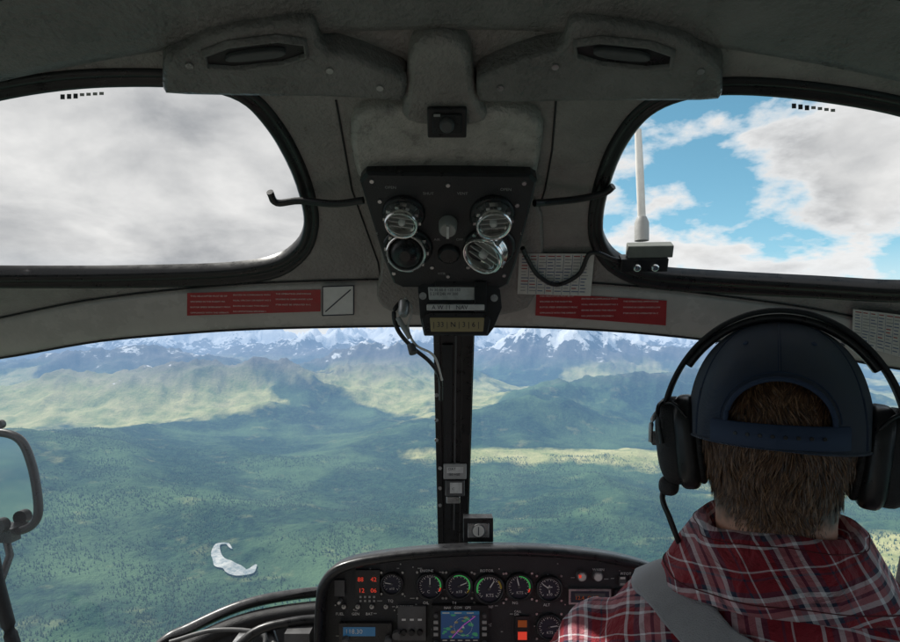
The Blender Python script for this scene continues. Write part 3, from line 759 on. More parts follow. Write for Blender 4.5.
for i,a in enumerate(np.linspace(-1.1,1.1,24)):
    for j,t in enumerate(np.linspace(0,1,8)):
        vs.append(V((math.sin(a)*.092,math.cos(a)*(.108)+t*.075*math.cos(a*1.25)**.6,-.008-.02*t-.04*(math.sin(a))**2)))
for i in range(23):
    for j in range(7): a=i*8+j; fs.append((a,a+1,a+9,a+8))
cap.add(vs,fs,'cap',True)
cap.build(None,M4=HR)
# headset
hs=MB('aviation_headset')
arc=[]
for t in np.linspace(-.18,math.pi+.18,60): 
    arc.append(V((math.cos(t)*.124,-.018,-.025+ (math.sin(t)*.154 if math.sin(t)>0 else math.sin(t)*.10))))
def band(path,wy,th,k):
    vs=[];fs=[];n=len(path)
    for i,p in enumerate(path):
        a=path[max(0,i-1)];b=path[min(n-1,i+1)];T=(b-a).normalized();O=V((T.z,0,-T.x))
        pr=[(-wy,-th*.4),(-wy*.8,-th),(wy*.8,-th),(wy,-th*.4),(wy,th*.4),(wy*.8,th),(-wy*.8,th),(-wy,th*.4)]
        for y,o in pr: vs.append(p+V((0,y,0))+O*o)
    for i in range(n-1):
        for j in range(8): a=i*8+j;b=i*8+(j+1)%8; fs.append((a,b,b+8,a+8))
    hs.add(vs,fs,k,True)
band(arc,.012,.0028,'blackm')
pad=[V((p.x*.955,p.y,-.025+(p.z+.025)*.945)) for p in arc[14:46]]; band(pad,.011,.004,'black')
for s in(-1,1):
    R=Matrix.Rotation(math.radians(s*6),3,'Y')
    hs.ellip((s*.110,-.004,-.030),(.021,.037,.054),'blackm',.72,R=R)
    hs.ellip((s*.094,-.004,-.030),(.016,.041,.057),'black',.6,R=R)
    hs.ellip((s*.080,-.004,-.030),(.009,.036,.050),'blackm',.8,R=R)
    hs.tube(catmull([V((s*.122,-.018,.015)),V((s*.134,-.026,-.005)),V((s*.136,-.024,-.032))],6),.0028,'steel',8)
    hs.tube(catmull([V((s*.120,-.014,.02)),V((s*.126,-.04,.01)),V((s*.120,-.044,-.03))],6),.0025,'black',8)
    hs.tube(catmull([V((s*.126,-.018,.012)),V((s*.108,-.04,.018)),V((s*.088,-.04,-.004))],6),.0022,'black',8)
    hs.lathe([(.009,0),(.009,.005),(.006,.007)],frame((s*.131,-.004,-.03),(s,0,0)),'dkgrey',16)
hs.tube(catmull([V((-.115,-.005,-.08)),V((-.122,-.015,-.10)),V((-.112,-.02,-.125)),V((-.10,-.01,-.16)),V((-.09,.03,-.2))],8),.0035,'black',8)
hs.ellip((-.115,-.012,-.086),(.012,.012,.012),'blackm',.8)
hs.tube(catmull([V((-.126,0,-.05)),V((-.12,.05,-.075)),V((-.08,.10,-.085)),V((-.03,.125,-.078))],8),.003,'black',8); hs.ellip((-.02,.122,-.076),(.014,.009,.009),'blackm')
hs.build(None,M4=HR)
# shirt
def plaid(name,fx,fz,perx,perz,o1,o2):
    pm_=bpy.data.materials.new(name); pm_.use_nodes=True; nt=pm_.node_tree; b=nt.nodes['Principled BSDF']; b.inputs['Roughness'].default_value=.85; b.inputs['Sheen Weight'].default_value=.08
    tc=nt.nodes.new('ShaderNodeTexCoord'); nz=nt.nodes.new('ShaderNodeTexNoise'); nz.inputs['Scale'].default_value=9; nt.links.new(tc.outputs['Object'],nz.inputs[0])
    mv=nt.nodes.new('ShaderNodeVectorMath'); mv.operation='MULTIPLY_ADD'; nt.links.new(nz.outputs['Color'],mv.inputs[0]); mv.inputs[1].default_value=(.022,.022,.022); nt.links.new(tc.outputs['Object'],mv.inputs[2])
    sx=nt.nodes.new('ShaderNodeSeparateXYZ'); nt.links.new(mv.outputs[0],sx.inputs[0])
    def lin(c): 
        r=mth(nt,'MULTIPLY',sx.outputs[0],c[0]); r=mth(nt,'ADD',r,mth(nt,'MULTIPLY',sx.outputs[1],c[1])); return mth(nt,'ADD',r,mth(nt,'MULTIPLY',sx.outputs[2],c[2]))
    def ramp(src,per,o):
        fr_=mth(nt,'FRACT',mth(nt,'ADD',mth(nt,'DIVIDE',src,per),20.0+o)); r=nt.nodes.new('ShaderNodeValToRGB'); r.color_ramp.interpolation='CONSTANT'
        red=(.27,.010,.022,1);wh=(.80,.76,.80,1);dk=(.025,.03,.07,1);pk=(.50,.22,.25,1)
        st=[(0,red),(.20,wh),(.235,red),(.30,dk),(.36,wh),(.42,pk),(.49,dk),(.53,pk),(.60,wh),(.65,dk),(.71,red),(.84,dk),(.87,red),(.93,wh),(.95,red)]
        e=r.color_ramp.elements; e[0].position=0; e[0].color=st[0][1]; e[1].position=st[1][0]; e[1].color=st[1][1]
        for p,c in st[2:]: q=e.new(p); q.color=c
        nt.links.new(fr_,r.inputs[0]); return r.outputs[0]
    mx=nt.nodes.new('ShaderNodeMix'); mx.data_type='RGBA'; mx.inputs[0].default_value=.5; nt.links.new(ramp(lin(fx),perx,o1),mx.inputs[6]); nt.links.new(ramp(lin(fz),perz,o2),mx.inputs[7]); nt.links.new(mx.outputs[2],b.inputs['Base Color'])
    n2=nt.nodes.new('ShaderNodeTexNoise'); n2.inputs['Scale'].default_value=22; n2.inputs['Detail'].default_value=4; n2.inputs['Distortion'].default_value=1.4; nt.links.new(tc.outputs['Object'],n2.inputs[0])
    n3=nt.nodes.new('ShaderNodeTexNoise'); n3.inputs['Scale'].default_value=900; nt.links.new(tc.outputs['Object'],n3.inputs[0])
    bp=nt.nodes.new('ShaderNodeBump'); bp.inputs['Strength'].default_value=.9; bp.inputs['Distance'].default_value=.018; nt.links.new(mth(nt,'ADD',n2.outputs[0],mth(nt,'MULTIPLY',n3.outputs[0],.05)),bp.inputs['Height']); nt.links.new(bp.outputs[0],b.inputs['Normal'])
    return pm_
M['plaid']=plaid('plaid_cotton',(1,0,.12),(0,.75,.9),.098,.098,.13,.13)
M['plaid2']=plaid('plaid_collar_cotton',(1.0,.0,.5),(-.2,0,1),.090,.075,.4,.55)
TB=Matrix.Translation((PX,PY+.008,-.022))@Matrix.Rotation(math.radians(-20),4,'Z')
sh=MB('plaid_shirt')
rg=[(-.20,.060,.062,-.008),(-.222,.076,.072,-.008),(-.242,.100,.080,-.008),(-.264,.142,.092,-.008),(-.290,.180,.102,-.006),(-.322,.202,.110,-.004),(-.37,.214,.120,0),(-.45,.208,.125,0),(-.6,.185,.120,.01),(-.75,.175,.118,.02),(-.88,.18,.12,.03)]
vs=[];fs=[];sg_=48
for z,a,bb,cy in rg:
    for i in range(sg_):
        t=2*math.pi*i/sg_; c,s=math.cos(t),math.sin(t); e=.85
        vs.append(V((math.copysign(abs(c)**e,c)*a,cy+math.copysign(abs(s)**e,s)*bb,z)))
for j in range(len(rg)-1):
    for i in range(sg_): a=j*sg_+i;b2=j*sg_+(i+1)%sg_; fs.append((a,a+sg_,b2+sg_,b2))
sh.add(vs,fs,'plaid',True); sh.add(vs[:sg_],[tuple(range(sg_))],'plaid'); sh.add(vs[-sg_:],[tuple(range(sg_))[::-1]],'plaid')
for s in(-1,1):
    sh.tube(catmull([V((s*.145,0,-.345)),V((s*.198,.01,-.378)),V((s*.24,.05,-.47)),V((s*.255,.10,-.58)),V((s*.235,.2,-.62)),V((s*.16,.33,-.63))],4),list(np.interp(np.linspace(0,1,21),[0,.2,.6,.75,1],[.055,.066,.055,.048,.036])),'plaid',20)
so=sh.build(None,M4=TB); rem(so,.005,10)
tx=bpy.data.textures.new('folds','CLOUDS'); tx.noise_scale=.05; tx.noise_depth=3
dm=so.modifiers.new('d','DISPLACE'); dm.texture=tx; dm.strength=.016; dm.mid_level=.5
co=MB('shirt_collar'); vs=[];fs=[]
cr=[(-.200,.068,.068,-.004),(-.180,.076,.076,-.004),(-.177,.080,.081,-.006),(-.185,.088,.089,-.008),(-.212,.104,.100,-.010),(-.244,.124,.114,-.012),(-.250,.127,.117,-.012),(-.250,.118,.108,-.012)]
sg_=64
def cpt(z,a,bb,cy,t,o=0):
    wob=.0025*math.sin(t*5+z*60)+.002*math.sin(t*9)
    return V((math.cos(t)*(a+wob+o),cy+math.sin(t)*(bb+wob+o),z+.004*math.sin(t*3)))
for z,a,bb,cy in cr:
    for i in range(sg_+1): vs.append(cpt(z,a,bb,cy,math.radians(105)+math.radians(330)*i/sg_))
for j in range(len(cr)-1):
    for i in range(sg_): a=j*(sg_+1)+i; fs.append((a,a+sg_+1,a+sg_+2,a+1))
co.add(vs,fs,'plaid2',True)
M['stitch']=mat('shirt_stitch',(.10,.014,.02),.9)
co.tube([cpt(-.240,.1215,.1115,-.012,math.radians(105)+math.radians(330)*i/90,.0006) for i in range(91)],.0007,'stitch',5)
co.tube([cpt(-.188,.0895,.0905,-.008,math.radians(105)+math.radians(330)*i/90,.0006) for i in range(91)],.0006,'stitch',5)
coo=co.build(so); 
def hand(s):
    h=MB('hand'); w=V((s*.155,.34,-.63)); d=V((-s*.25,.93,-.2)).normalized(); side=V((s,0,0)); side=(side-d*side.dot(d)).normalized()
    h.tube([w-d*.03,w,w+d*.03,w+d*.085],[.026,.026,.033,.034],'skin',14,flat=.55)
    for k,(o,l) in enumerate(((-.027,.068),(-.009,.078),(.009,.072),(.026,.058))):
        b0=w+d*.085+side*o; h.tube([b0-d*.02,b0+d*l*.4+V((0,0,-.006)),b0+d*l*.7+V((0,0,-.025)),b0+d*l*.75+V((0,0,-.045))],[.0095,.009,.008,.0065],'skin',8)
    t0=w+d*.03-side*.03; h.tube([t0,t0-side*.02+d*.03,t0-side*.025+d*.055+V((0,0,-.015))],[.012,.011,.008],'skin',8)
    o=h.build(pil); rem(o,.003,4); return o
for s in(-1,1): hand(s)
tr=MB('trousers'); tr.ellip((0,.04,-.9),(.19,.15,.12),'jeans')
for s in(-1,1): tr.tube(catmull([V((s*.1,.05,-.9)),V((s*.14,.3,-.86)),V((s*.15,.5,-.82)),V((s*.15,.58,-.95)),V((s*.14,.6,-1.08))],4),list(np.linspace(.095,.05,17)),'jeans',16)
to=tr.build(pil); rem(to,.008,6)
bpy.context.view_layer.update()
inv=Matrix.Translation((PX,PY,-.5)).inverted()
for o in list(pil.children):
    o.matrix_parent_inverse=inv
    o.matrix_basis = HR if o.name.split('.')[0] in('head','eyes','hair') else TB
bpy.data.objects['shirt_collar'].matrix_parent_inverse=Matrix.Identity(4); bpy.data.objects['shirt_collar'].matrix_basis=Matrix.Identity(4)
hinv=Matrix.Translation(at(500,600,1.22)).inverted()
for o in ip.children: 
    o.matrix_parent_inverse=hinv
    if o.type=='MESH': o.matrix_basis=Matrix.Identity(4)
M['belt']=mat('seat_belt_webbing',(.36,.36,.38),.7,noise=.08,nscale=60,bump=.6,bscale=700)
sb=MB('shoulder_harness')
def belt(path,wdir,w,nseg=40):
    P=catmull(path,8); vs=[];fs=[]
    for i,p in enumerate(P):
        t=i/(len(P)-1); wd=V(wdir[0]).lerp(V(wdir[1]),t).normalized()
        for q in(-1,-.9,-.45,0,.45,.9,1): vs.append(p+wd*w*q)
    for i in range(len(P)-1):
        for j in range(6): a=i*7+j; fs.append((a,a+1,a+8,a+7))
    sb.add(vs,fs,'belt',True)
belt([V((-.10,.13,-.42)),V((-.122,.10,-.31)),V((-.130,.04,-.27)),V((-.122,-.03,-.275)),V((-.078,-.085,-.29)),V((-.015,-.12,-.32)),V((.045,-.145,-.39)),V((.065,-.15,-.48))],[(1,0,0),(.6,0,.55)],.029)
sbo=sb.build(None,M4=TB)
sw=sbo.modifiers.new('sw','SHRINKWRAP'); sw.target=so; sw.wrap_method='NEAREST_SURFACEPOINT'; sw.wrap_mode='OUTSIDE'; sw.offset=.006
sm_=sbo.modifiers.new('sm','SMOOTH'); sm_.iterations=4; sm_.factor=.5
sd=sbo.modifiers.new('so','SOLIDIFY'); sd.thickness=.002
se=MB('pilot_seat'); se.ellip((0,-.20,-.72),(.23,.05,.33),'seat',.5); se.ellip((0,.08,-1.0),(.24,.27,.07),'seat',.5); se.build(None,M4=TB)
# ------------------------------------------------------------------ TERRAIN
tab=rng.rand(8,256,256)
def vn(x,y,k=0):
    xi=np.floor(x).astype(int);yi=np.floor(y).astype(int);fx=x-xi;fy=y-yi; fx=fx*fx*fx*(fx*(fx*6-15)+10);fy=fy*fy*fy*(fy*(fy*6-15)+10)
    T=tab[k]; a=T[xi%256,yi%256];b=T[(xi+1)%256,yi%256];c=T[xi%256,(yi+1)%256];d=T[(xi+1)%256,(yi+1)%256]
    return (a*(1-fx)+b*fx)*(1-fy)+(c*(1-fx)+d*fx)*fy
def fbm(x,y,o=6,k=0,ridge=False,g=.5):
    s=0;a=1;t=0
    for i in range(o):
        n=vn(x,y,(k+i)%8)
        if ridge: n=1-np.abs(2*n-1)
        s=s+a*n;t+=a;a*=g; x,y=(x*1.6-y*1.2)+17.3,(x*1.2+y*1.6)+5.1
    return s/t
def gau(x,y,cx,cy,sx,sy,r=0):
    c,s=math.cos(r),math.sin(r); dx=x-cx;dy=y-cy; return np.exp(-(((dx*c+dy*s)/sx)**2+((-dx*s+dy*c)/sy)**2))
ALT=1000
def sst(a,b,x): t=np.clip((x-a)/(b-a),0,1); return t*t*(3-2*t)
def H(x,y):
    d=np.sqrt(x*x+y*y)
    h=90*(fbm(x/900,y/900,5)-.5)+230*(fbm(x/2100+8,y/2100+3,6,3,True,.5)-.5)*sst(1200,3000,d)
    r=fbm(x/2600+3,y/2600+9,7,2,True,.55)
    hills=gau(x,y,-2300,9800,1900,1300,.3)*640+gau(x,y,-4800,8000,2500,1100,.2)*420+gau(x,y,-1300,12500,1700,1100,-.3)*950+gau(x,y,-7000,12500,3500,1500)*700+gau(x,y,2600,15500,2200,1800,-.4)*1100+gau(x,y,6500,14500,2600,1500,.3)*680+gau(x,y,2300,8600,1800,700,.25)*480+gau(x,y,4700,9500,1800,800,-.2)*520+gau(x,y,800,7000,1500,500,.4)*240
    h=h+hills*(.08+1.4*r)
    h=h+gau(x,y,-3600,4200,1300,1900,.2)*320*(.4+.9*r)+sst(4500,9000,y)*280*(r-.3)
    m=sst(12500,22000,y+2500*(fbm(x/6000,y/6000,3,5)-.5)-.1*np.abs(x))
    R1=fbm(x/6500+1.7,y/6500+4.2,8,4,True,.54)
    h=h+m*(R1**2.2)*2200*(1+.55*sst(24000,48000,y))
    mback=sst(16000,30000,d)*(1-m); h=h+mback*R1**2*900
    return h-ALT
front=np.radians(np.linspace(-48,48,900)); rear=np.radians(np.linspace(48,312,90))[1:-1]
ang=np.concatenate([front,rear]); nr=660; rad=np.concatenate([[0],np.geomspace(400,110000,nr-1)])
Ag,Rg=np.meshgrid(ang,rad); X=Rg*np.sin(Ag);Yy=Rg*np.cos(Ag); Zh=H(X,Yy)
na=len(ang); co_=np.stack([X,Yy,Zh],-1).reshape(-1,3)
ii,jj=np.meshgrid(np.arange(nr-1),np.arange(na),indexing='ij'); a=ii*na+jj;b2=ii*na+(jj+1)%na
quads=np.stack([a,a+na,b2+na,b2],-1).reshape(-1,4)
me=bpy.data.meshes.new('ground'); me.vertices.add(len(co_)); me.vertices.foreach_set('co',co_.ravel()); me.loops.add(quads.size); me.loops.foreach_set('vertex_index',quads.ravel()[::1]); me.polygons.add(len(quads)); me.polygons.foreach_set('loop_start',np.arange(0,quads.size,4)); me.polygons.foreach_set('loop_total',np.full(len(quads),4)); me.update(calc_edges=True); me.polygons.foreach_set('use_smooth',np.ones(len(quads),bool))
def cover_and_shade(X,Y):  # meadow against forest; the dark patches also paint in cloud shade
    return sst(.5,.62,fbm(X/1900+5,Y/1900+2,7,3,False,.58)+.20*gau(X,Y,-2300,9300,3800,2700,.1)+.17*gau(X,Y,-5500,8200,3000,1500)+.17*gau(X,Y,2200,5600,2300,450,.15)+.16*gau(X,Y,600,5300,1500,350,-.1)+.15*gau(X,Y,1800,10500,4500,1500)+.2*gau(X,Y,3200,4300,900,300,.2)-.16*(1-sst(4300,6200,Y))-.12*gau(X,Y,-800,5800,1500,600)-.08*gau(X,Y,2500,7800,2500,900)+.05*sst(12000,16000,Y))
at_=me.attributes.new('cover_and_shade','FLOAT','POINT'); at_.data.foreach_set('value',cover_and_shade(X,Yy).ravel())
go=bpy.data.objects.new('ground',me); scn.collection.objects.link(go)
def haze(nt,shader_out,m,L0=19000,strength=.9):  # aerial haze put into the material as blue emission growing with distance
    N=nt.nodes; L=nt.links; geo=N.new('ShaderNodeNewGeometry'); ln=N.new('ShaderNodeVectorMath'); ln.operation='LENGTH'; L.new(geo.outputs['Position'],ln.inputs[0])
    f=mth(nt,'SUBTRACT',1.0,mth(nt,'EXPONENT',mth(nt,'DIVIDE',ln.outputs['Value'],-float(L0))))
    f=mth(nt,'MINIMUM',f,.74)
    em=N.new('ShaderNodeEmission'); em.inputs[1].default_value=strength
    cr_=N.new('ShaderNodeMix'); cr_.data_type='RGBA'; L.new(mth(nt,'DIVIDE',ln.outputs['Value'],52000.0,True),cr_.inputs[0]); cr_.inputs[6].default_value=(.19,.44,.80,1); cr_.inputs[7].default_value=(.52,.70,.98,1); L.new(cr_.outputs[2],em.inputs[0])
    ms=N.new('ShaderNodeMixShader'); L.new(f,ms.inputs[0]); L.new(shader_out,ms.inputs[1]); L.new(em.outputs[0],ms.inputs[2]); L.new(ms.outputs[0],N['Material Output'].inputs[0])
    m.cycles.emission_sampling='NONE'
gm=bpy.data.materials.new('wilderness_ground'); gm.use_nodes=True; nt=gm.node_tree; N=nt.nodes; L=nt.links; b=N['Principled BSDF']; b.inputs['Roughness'].default_value=.95; b.inputs['Specular IOR Level'].default_value=.1
geo=N.new('ShaderNodeNewGeometry'); sp_=N.new('ShaderNodeSeparateXYZ'); L.new(geo.outputs['Position'],sp_.inputs[0])
def nse(scale,det=5,ro=.6):
    n=N.new('ShaderNodeTexNoise'); n.inputs['Scale'].default_value=scale; n.inputs['Detail'].default_value=det; n.inputs['Roughness'].default_value=ro; L.new(geo.outputs['Position'],n.inputs['Vector']); return n.outputs['Fac']
def mixc(f,a,b3):
    m=N.new('ShaderNodeMix'); m.data_type='RGBA'
    if isinstance(f,float): m.inputs[0].default_value=f
    else: L.new(f,m.inputs[0])
    for i,x in ((6,a),(7,b3)):
        if isinstance(x,tuple): m.inputs[i].default_value=(*x,1)
        else: L.new(x,m.inputs[i])
    return m.outputs[2]
def mr_(src,a,b3,c=0.,d=1.):
    n=N.new('ShaderNodeMapRange'); L.new(src,n.inputs[0]); n.inputs[1].default_value=a;n.inputs[2].default_value=b3;n.inputs[3].default_value=c;n.inputs[4].default_value=d; return n.outputs[0]
atn=N.new('ShaderNodeAttribute'); atn.attribute_name='cover_and_shade'
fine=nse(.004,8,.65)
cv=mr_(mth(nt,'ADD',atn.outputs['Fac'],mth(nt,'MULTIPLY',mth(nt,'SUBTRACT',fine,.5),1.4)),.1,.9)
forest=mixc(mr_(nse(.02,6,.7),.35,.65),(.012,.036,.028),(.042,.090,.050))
forest=mixc(mr_(nse(.0013,6,.6),.46,.62),forest,(.085,.15,.075))  # broad light and dark forest patches painted in place of cloud shadows
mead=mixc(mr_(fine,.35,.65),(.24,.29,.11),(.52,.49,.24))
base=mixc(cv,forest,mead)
rn=nse(.002,7,.7)
rock=mixc(mr_(rn,.35,.65),(.07,.07,.085),(.20,.19,.17))
rf=mr_(mth(nt,'ADD',sp_.outputs[2],mth(nt,'MULTIPLY',rn,500.)),-300,100)
base=mixc(rf,base,rock)
sf=mr_(mth(nt,'ADD',sp_.outputs[2],mth(nt,'MULTIPLY',mth(nt,'SUBTRACT',rn,.5),2800.)),110,250)
base=mixc(sf,base,(.88,.9,.93))
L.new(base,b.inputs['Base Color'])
bp=N.new('ShaderNodeBump'); bp.inputs['Strength'].default_value=1; bp.inputs['Distance'].default_value=20; L.new(nse(.03,4,.7),bp.inputs['Height']); L.new(bp.outputs[0],b.inputs['Normal'])
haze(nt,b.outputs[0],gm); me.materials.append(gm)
# forest of spruces on the near valley floor
nT=110000; ty=1500+3800*rng.rand(nT)**.85; txx=(rng.rand(nT)*2-1)*(ty*.95)
dens=fbm(txx/260,ty/260,5,1); keep=dens>rng.rand(nT)*.35+.33; 
keep&=gau(txx,ty,-1000,2770,120,230)<.4
txx=txx[keep];ty=ty[keep];tz=H(txx,ty); k=len(txx); hh=6+10*rng.rand(k); ww=hh*.17+.8
a0=rng.rand(k)*6.28; tv=np.zeros((k,9,3))
for lvl,(zz0,sc) in enumerate(((.05,1.0),(.4,.62))):
    for q in range(4): 
        an_=a0+q*math.pi/2+lvl*.7; tv[:,lvl*4+q,0]=txx+np.cos(an_)*ww*sc; tv[:,lvl*4+q,1]=ty+np.sin(an_)*ww*sc; tv[:,lvl*4+q,2]=tz+hh*zz0
tv[:,8,0]=txx;tv[:,8,1]=ty;tv[:,8,2]=tz+hh
tri=np.array([(0,1,8),(1,2,8),(2,3,8),(3,0,8),(4,5,8),(5,6,8),(6,7,8),(7,4,8)])
T_=(tri[None]+np.arange(k)[:,None,None]*9).reshape(-1,3)
me=bpy.data.meshes.new('spruce_forest'); me.vertices.add(k*9); me.vertices.foreach_set('co',tv.ravel()); me.loops.add(T_.size); me.loops.foreach_set('vertex_index',T_.ravel()); me.polygons.add(len(T_)); me.polygons.foreach_set('loop_start',np.arange(0,T_.size,3)); me.polygons.foreach_set('loop_total',np.full(len(T_),3)); me.update(calc_edges=True)
fm=bpy.data.materials.new('spruce_needles'); fm.use_nodes=True; nt=fm.node_tree;N=nt.nodes;L=nt.links;b=N['Principled BSDF'];b.inputs['Roughness'].default_value=.9
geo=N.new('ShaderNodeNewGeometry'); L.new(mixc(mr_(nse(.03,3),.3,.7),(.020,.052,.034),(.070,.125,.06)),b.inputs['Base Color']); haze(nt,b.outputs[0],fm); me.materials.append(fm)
fo=bpy.data.objects.new('spruce_forest',me); scn.collection.objects.link(fo)
# pale river bend
rm=bpy.data.materials.new('pale_river_gravel'); rm.use_nodes=True; nt=rm.node_tree;N=nt.nodes;L=nt.links;b=N['Principled BSDF'];b.inputs['Roughness'].default_value=.5
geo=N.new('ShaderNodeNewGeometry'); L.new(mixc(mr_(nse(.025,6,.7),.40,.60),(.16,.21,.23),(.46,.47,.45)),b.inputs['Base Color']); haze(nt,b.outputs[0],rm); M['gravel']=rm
rv=MB('river')
def ribbon(pts,w,k,dz):
    P=catmull([V((x,y,0)) for x,y in pts],14); n=len(P); vs=[];fs=[]
    for i,p in enumerate(P):
        a=P[max(0,i-1)];b=P[min(n-1,i+1)];t=(b-a).normalized();u_=i/(n-1);ww=float(np.interp(u_,np.linspace(0,1,len(w)),w))*(1+.10*math.sin(i*.35))
        for s in(-1,0,1):
            x=p.x-t.y*ww*s;y=p.y+t.x*ww*s; vs.append(V((x,y,float(H(np.array([x]),np.array([y]))[0])+dz)))
    for i in range(n-1):
        for j in range(2): a=i*3+j; fs.append((a,a+3,a+4,a+1))
    rv.add(vs,fs,k,True)
def gp(u,v): D=ALT/((v-CV)/F); return ((u-CU)/F*D,D)
ribbon([gp(232,557),gp(226,553),gp(218,554),gp(216,561),gp(221,569),gp(231,573),gp(241,577),gp(250,575),gp(256,570)],(3,9,14,20,30,36,38,26,4),'gravel',9)
rv.build(None)
# ------------------------------------------------------------------ added cloud sheet, its gaps shaped to lay sun and shade patches
SE,SA=math.radians(50),math.radians(-62)
cz=760.; off=(cz+ALT-150)/math.tan(SE); ox,oy=math.sin(SA)*off,math.cos(SA)*off
gx,gy=np.meshgrid(np.arange(-17000,17001,110.),np.arange(5200,25001,110.)); 
sxx,syy=gx-ox,gy-oy
lit=fbm(sxx/1800+31,syy/1800+12,6,6,False,.54)+.15*gau(sxx,syy,-2600,9300,3600,1900,.05)+.16*gau(sxx,syy,-5600,7700,2600,1000)+.12*gau(sxx,syy,3200,11500,2500,1000)+.12*gau(sxx,syy,800,15000,6000,1800)-.10*gau(sxx,syy,1800,9000,2300,1500)-.08*gau(sxx,syy,-3500,13000,3500,1000)+.10*gau(sxx,syy,1500,5400,2600,500)
al=1-sst(.47,.58,lit); al*=sst(5300,6400,gy)*(1-sst(22500,25000,gy))*(1-sst(14000,17000,np.abs(gx)))
gz=cz+160*fbm(gx/1500,gy/1500,5,2)
cvs=np.stack([gx,gy,gz],-1).reshape(-1,3); R0,C0=gx.shape; ii,jj=np.meshgrid(np.arange(R0-1),np.arange(C0-1),indexing='ij'); a=(ii*C0+jj).ravel(); q=np.stack([a,a+1,a+C0+1,a+C0],-1)
alf=al.ravel(); q=q[(alf[q].max(1)>.01)]
me=bpy.data.meshes.new('cloud_shadow_sheet'); me.vertices.add(len(cvs)); me.vertices.foreach_set('co',cvs.ravel()); me.loops.add(q.size); me.loops.foreach_set('vertex_index',q.ravel()); me.polygons.add(len(q)); me.polygons.foreach_set('loop_start',np.arange(0,q.size,4)); me.polygons.foreach_set('loop_total',np.full(len(q),4)); me.update(calc_edges=True); me.polygons.foreach_set('use_smooth',np.ones(len(q),bool))
me.attributes.new('shade_mask','FLOAT','POINT').data.foreach_set('value',alf)
km=bpy.data.materials.new('shadow_sheet'); km.use_nodes=True; nt=km.node_tree; nt.nodes.clear(); N=nt.nodes; L=nt.links
o_=N.new('ShaderNodeOutputMaterial'); tr_=N.new('ShaderNodeBsdfTransparent'); df=N.new('ShaderNodeBsdfDiffuse'); df.inputs[0].default_value=(.9,.9,.9,1); tl=N.new('ShaderNodeBsdfTranslucent'); tl.inputs[0].default_value=(.85,.87,.9,1)
m1=N.new('ShaderNodeMixShader'); m1.inputs[0].default_value=.6; L.new(df.outputs[0],m1.inputs[1]); L.new(tl.outputs[0],m1.inputs[2])
aa=N.new('ShaderNodeAttribute'); aa.attribute_name='shade_mask'; m2=N.new('ShaderNodeMixShader'); L.new(mth(nt,'MULTIPLY',aa.outputs['Fac'],.92),m2.inputs[0]); L.new(tr_.outputs[0],m2.inputs[1]); L.new(m1.outputs[0],m2.inputs[2]); L.new(m2.outputs[0],o_.inputs[0])
me.materials.append(km); ko=bpy.data.objects.new('cloud_shadow_sheet',me); scn.collection.objects.link(ko)
# ------------------------------------------------------------------ world
w=bpy.data.worlds.new('World'); scn.world=w; w.name='sky'; w.use_nodes=True; nt=w.node_tree; N=nt.nodes; L=nt.links
sky=N.new('ShaderNodeTexSky'); sky.sky_type='NISHITA'; sky.sun_disc=False; sky.sun_elevation=SE; sky.sun_rotation=SA; sky.altitude=1500; sky.ozone_density=2
bg=N['Background']; bg.inputs[1].default_value=.15; 
hs_=N.new('ShaderNodeHueSaturation'); hs_.inputs['Saturation'].default_value=1.1; hs_.inputs['Hue'].default_value=.465; L.new(sky.outputs[0],hs_.inputs['Color']); L.new(hs_.outputs[0],bg.inputs[0])
tc=N.new('ShaderNodeTexCoord'); sp_=N.new('ShaderNodeSeparateXYZ'); L.new(tc.outputs['Generated'],sp_.inputs[0])
zc=mth(nt,'ADD',mth(nt,'MAXIMUM',sp_.outputs[2],0.0),.34)
cbx=N.new('ShaderNodeCombineXYZ'); L.new(mth(nt,'DIVIDE',sp_.outputs[0],zc),cbx.inputs[0]); L.new(mth(nt,'DIVIDE',sp_.outputs[1],zc),cbx.inputs[1])
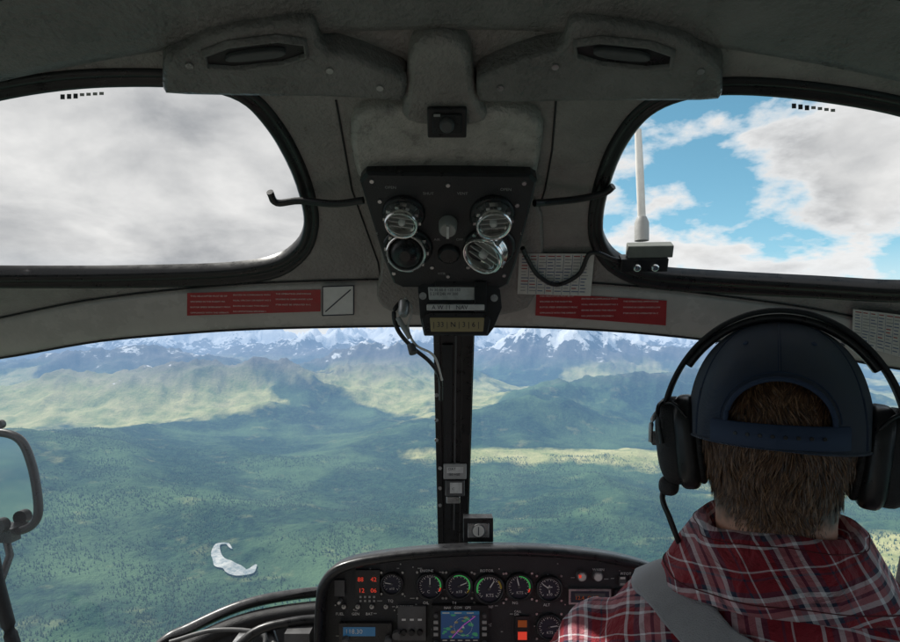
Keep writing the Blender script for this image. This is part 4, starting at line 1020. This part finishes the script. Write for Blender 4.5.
def wn(scale,det,ro,dist=0,off=0):
    mp=N.new('ShaderNodeMapping'); mp.inputs['Location'].default_value=(off,off*.7,0); L.new(cbx.outputs[0],mp.inputs[0])
    n=N.new('ShaderNodeTexNoise'); n.inputs['Scale'].default_value=scale;n.inputs['Detail'].default_value=det;n.inputs['Roughness'].default_value=ro;n.inputs['Distortion'].default_value=dist; L.new(mp.outputs[0],n.inputs['Vector']); return n.outputs['Fac']
cf=wn(2.2,9,.57,.12,2.3)
left=mr_(sp_.outputs[0],-.05,.22,.32,0.02)
dens=mth(nt,'ADD',cf,left)
cm_=mr_(dens,.47,.54)
shade=mth(nt,'ADD',mth(nt,'MULTIPLY',wn(3.0,8,.58,.2,7.1),.65),mth(nt,'MULTIPLY',wn(1.1,2,.5,0,4.0),.45))
cc=mixc(mr_(shade,.42,.68),(.40,.41,.43),(.86,.85,.84))
cc=mixc(mr_(dens,.50,.62,1.,0.),cc,(.95,.95,.95))
hz=mr_(sp_.outputs[2],0.0,.14,1.,0.); 
bg2=N.new('ShaderNodeBackground'); L.new(mixc(mth(nt,'MULTIPLY',hz,.85),cc,(.88,.94,1.0)),bg2.inputs[0]); bg2.inputs[1].default_value=1.0
ms=N.new('ShaderNodeMixShader'); L.new(mth(nt,'MAXIMUM',cm_,mth(nt,'MULTIPLY',hz,.9)),ms.inputs[0]); L.new(bg.outputs[0],ms.inputs[1]); L.new(bg2.outputs[0],ms.inputs[2]); L.new(ms.outputs[0],N['World Output'].inputs[0])
sl_=bpy.data.lights.new('sun','SUN'); sl_.energy=5.0; sl_.angle=math.radians(.53); sl_.color=(1,.96,.89); s_o=bpy.data.objects.new('sun',sl_); scn.collection.objects.link(s_o)
dirv=V((math.sin(SA)*math.cos(SE),math.cos(SA)*math.cos(SE),math.sin(SE))); s_o.rotation_euler=dirv.to_track_quat('Z','Y').to_euler()
# ------------------------------------------------------------------ camera
cam=bpy.data.cameras.new('camera'); cam.lens=24; cam.sensor_width=36; cam.shift_y=27/900; cam.clip_start=.02; cam.clip_end=250000
co2=bpy.data.objects.new('camera',cam); scn.collection.objects.link(co2); co2.rotation_euler=(math.radians(90),0,0); scn.camera=co2
scn.view_settings.view_transform='Standard'; scn.view_settings.look='None'; scn.view_settings.exposure=0
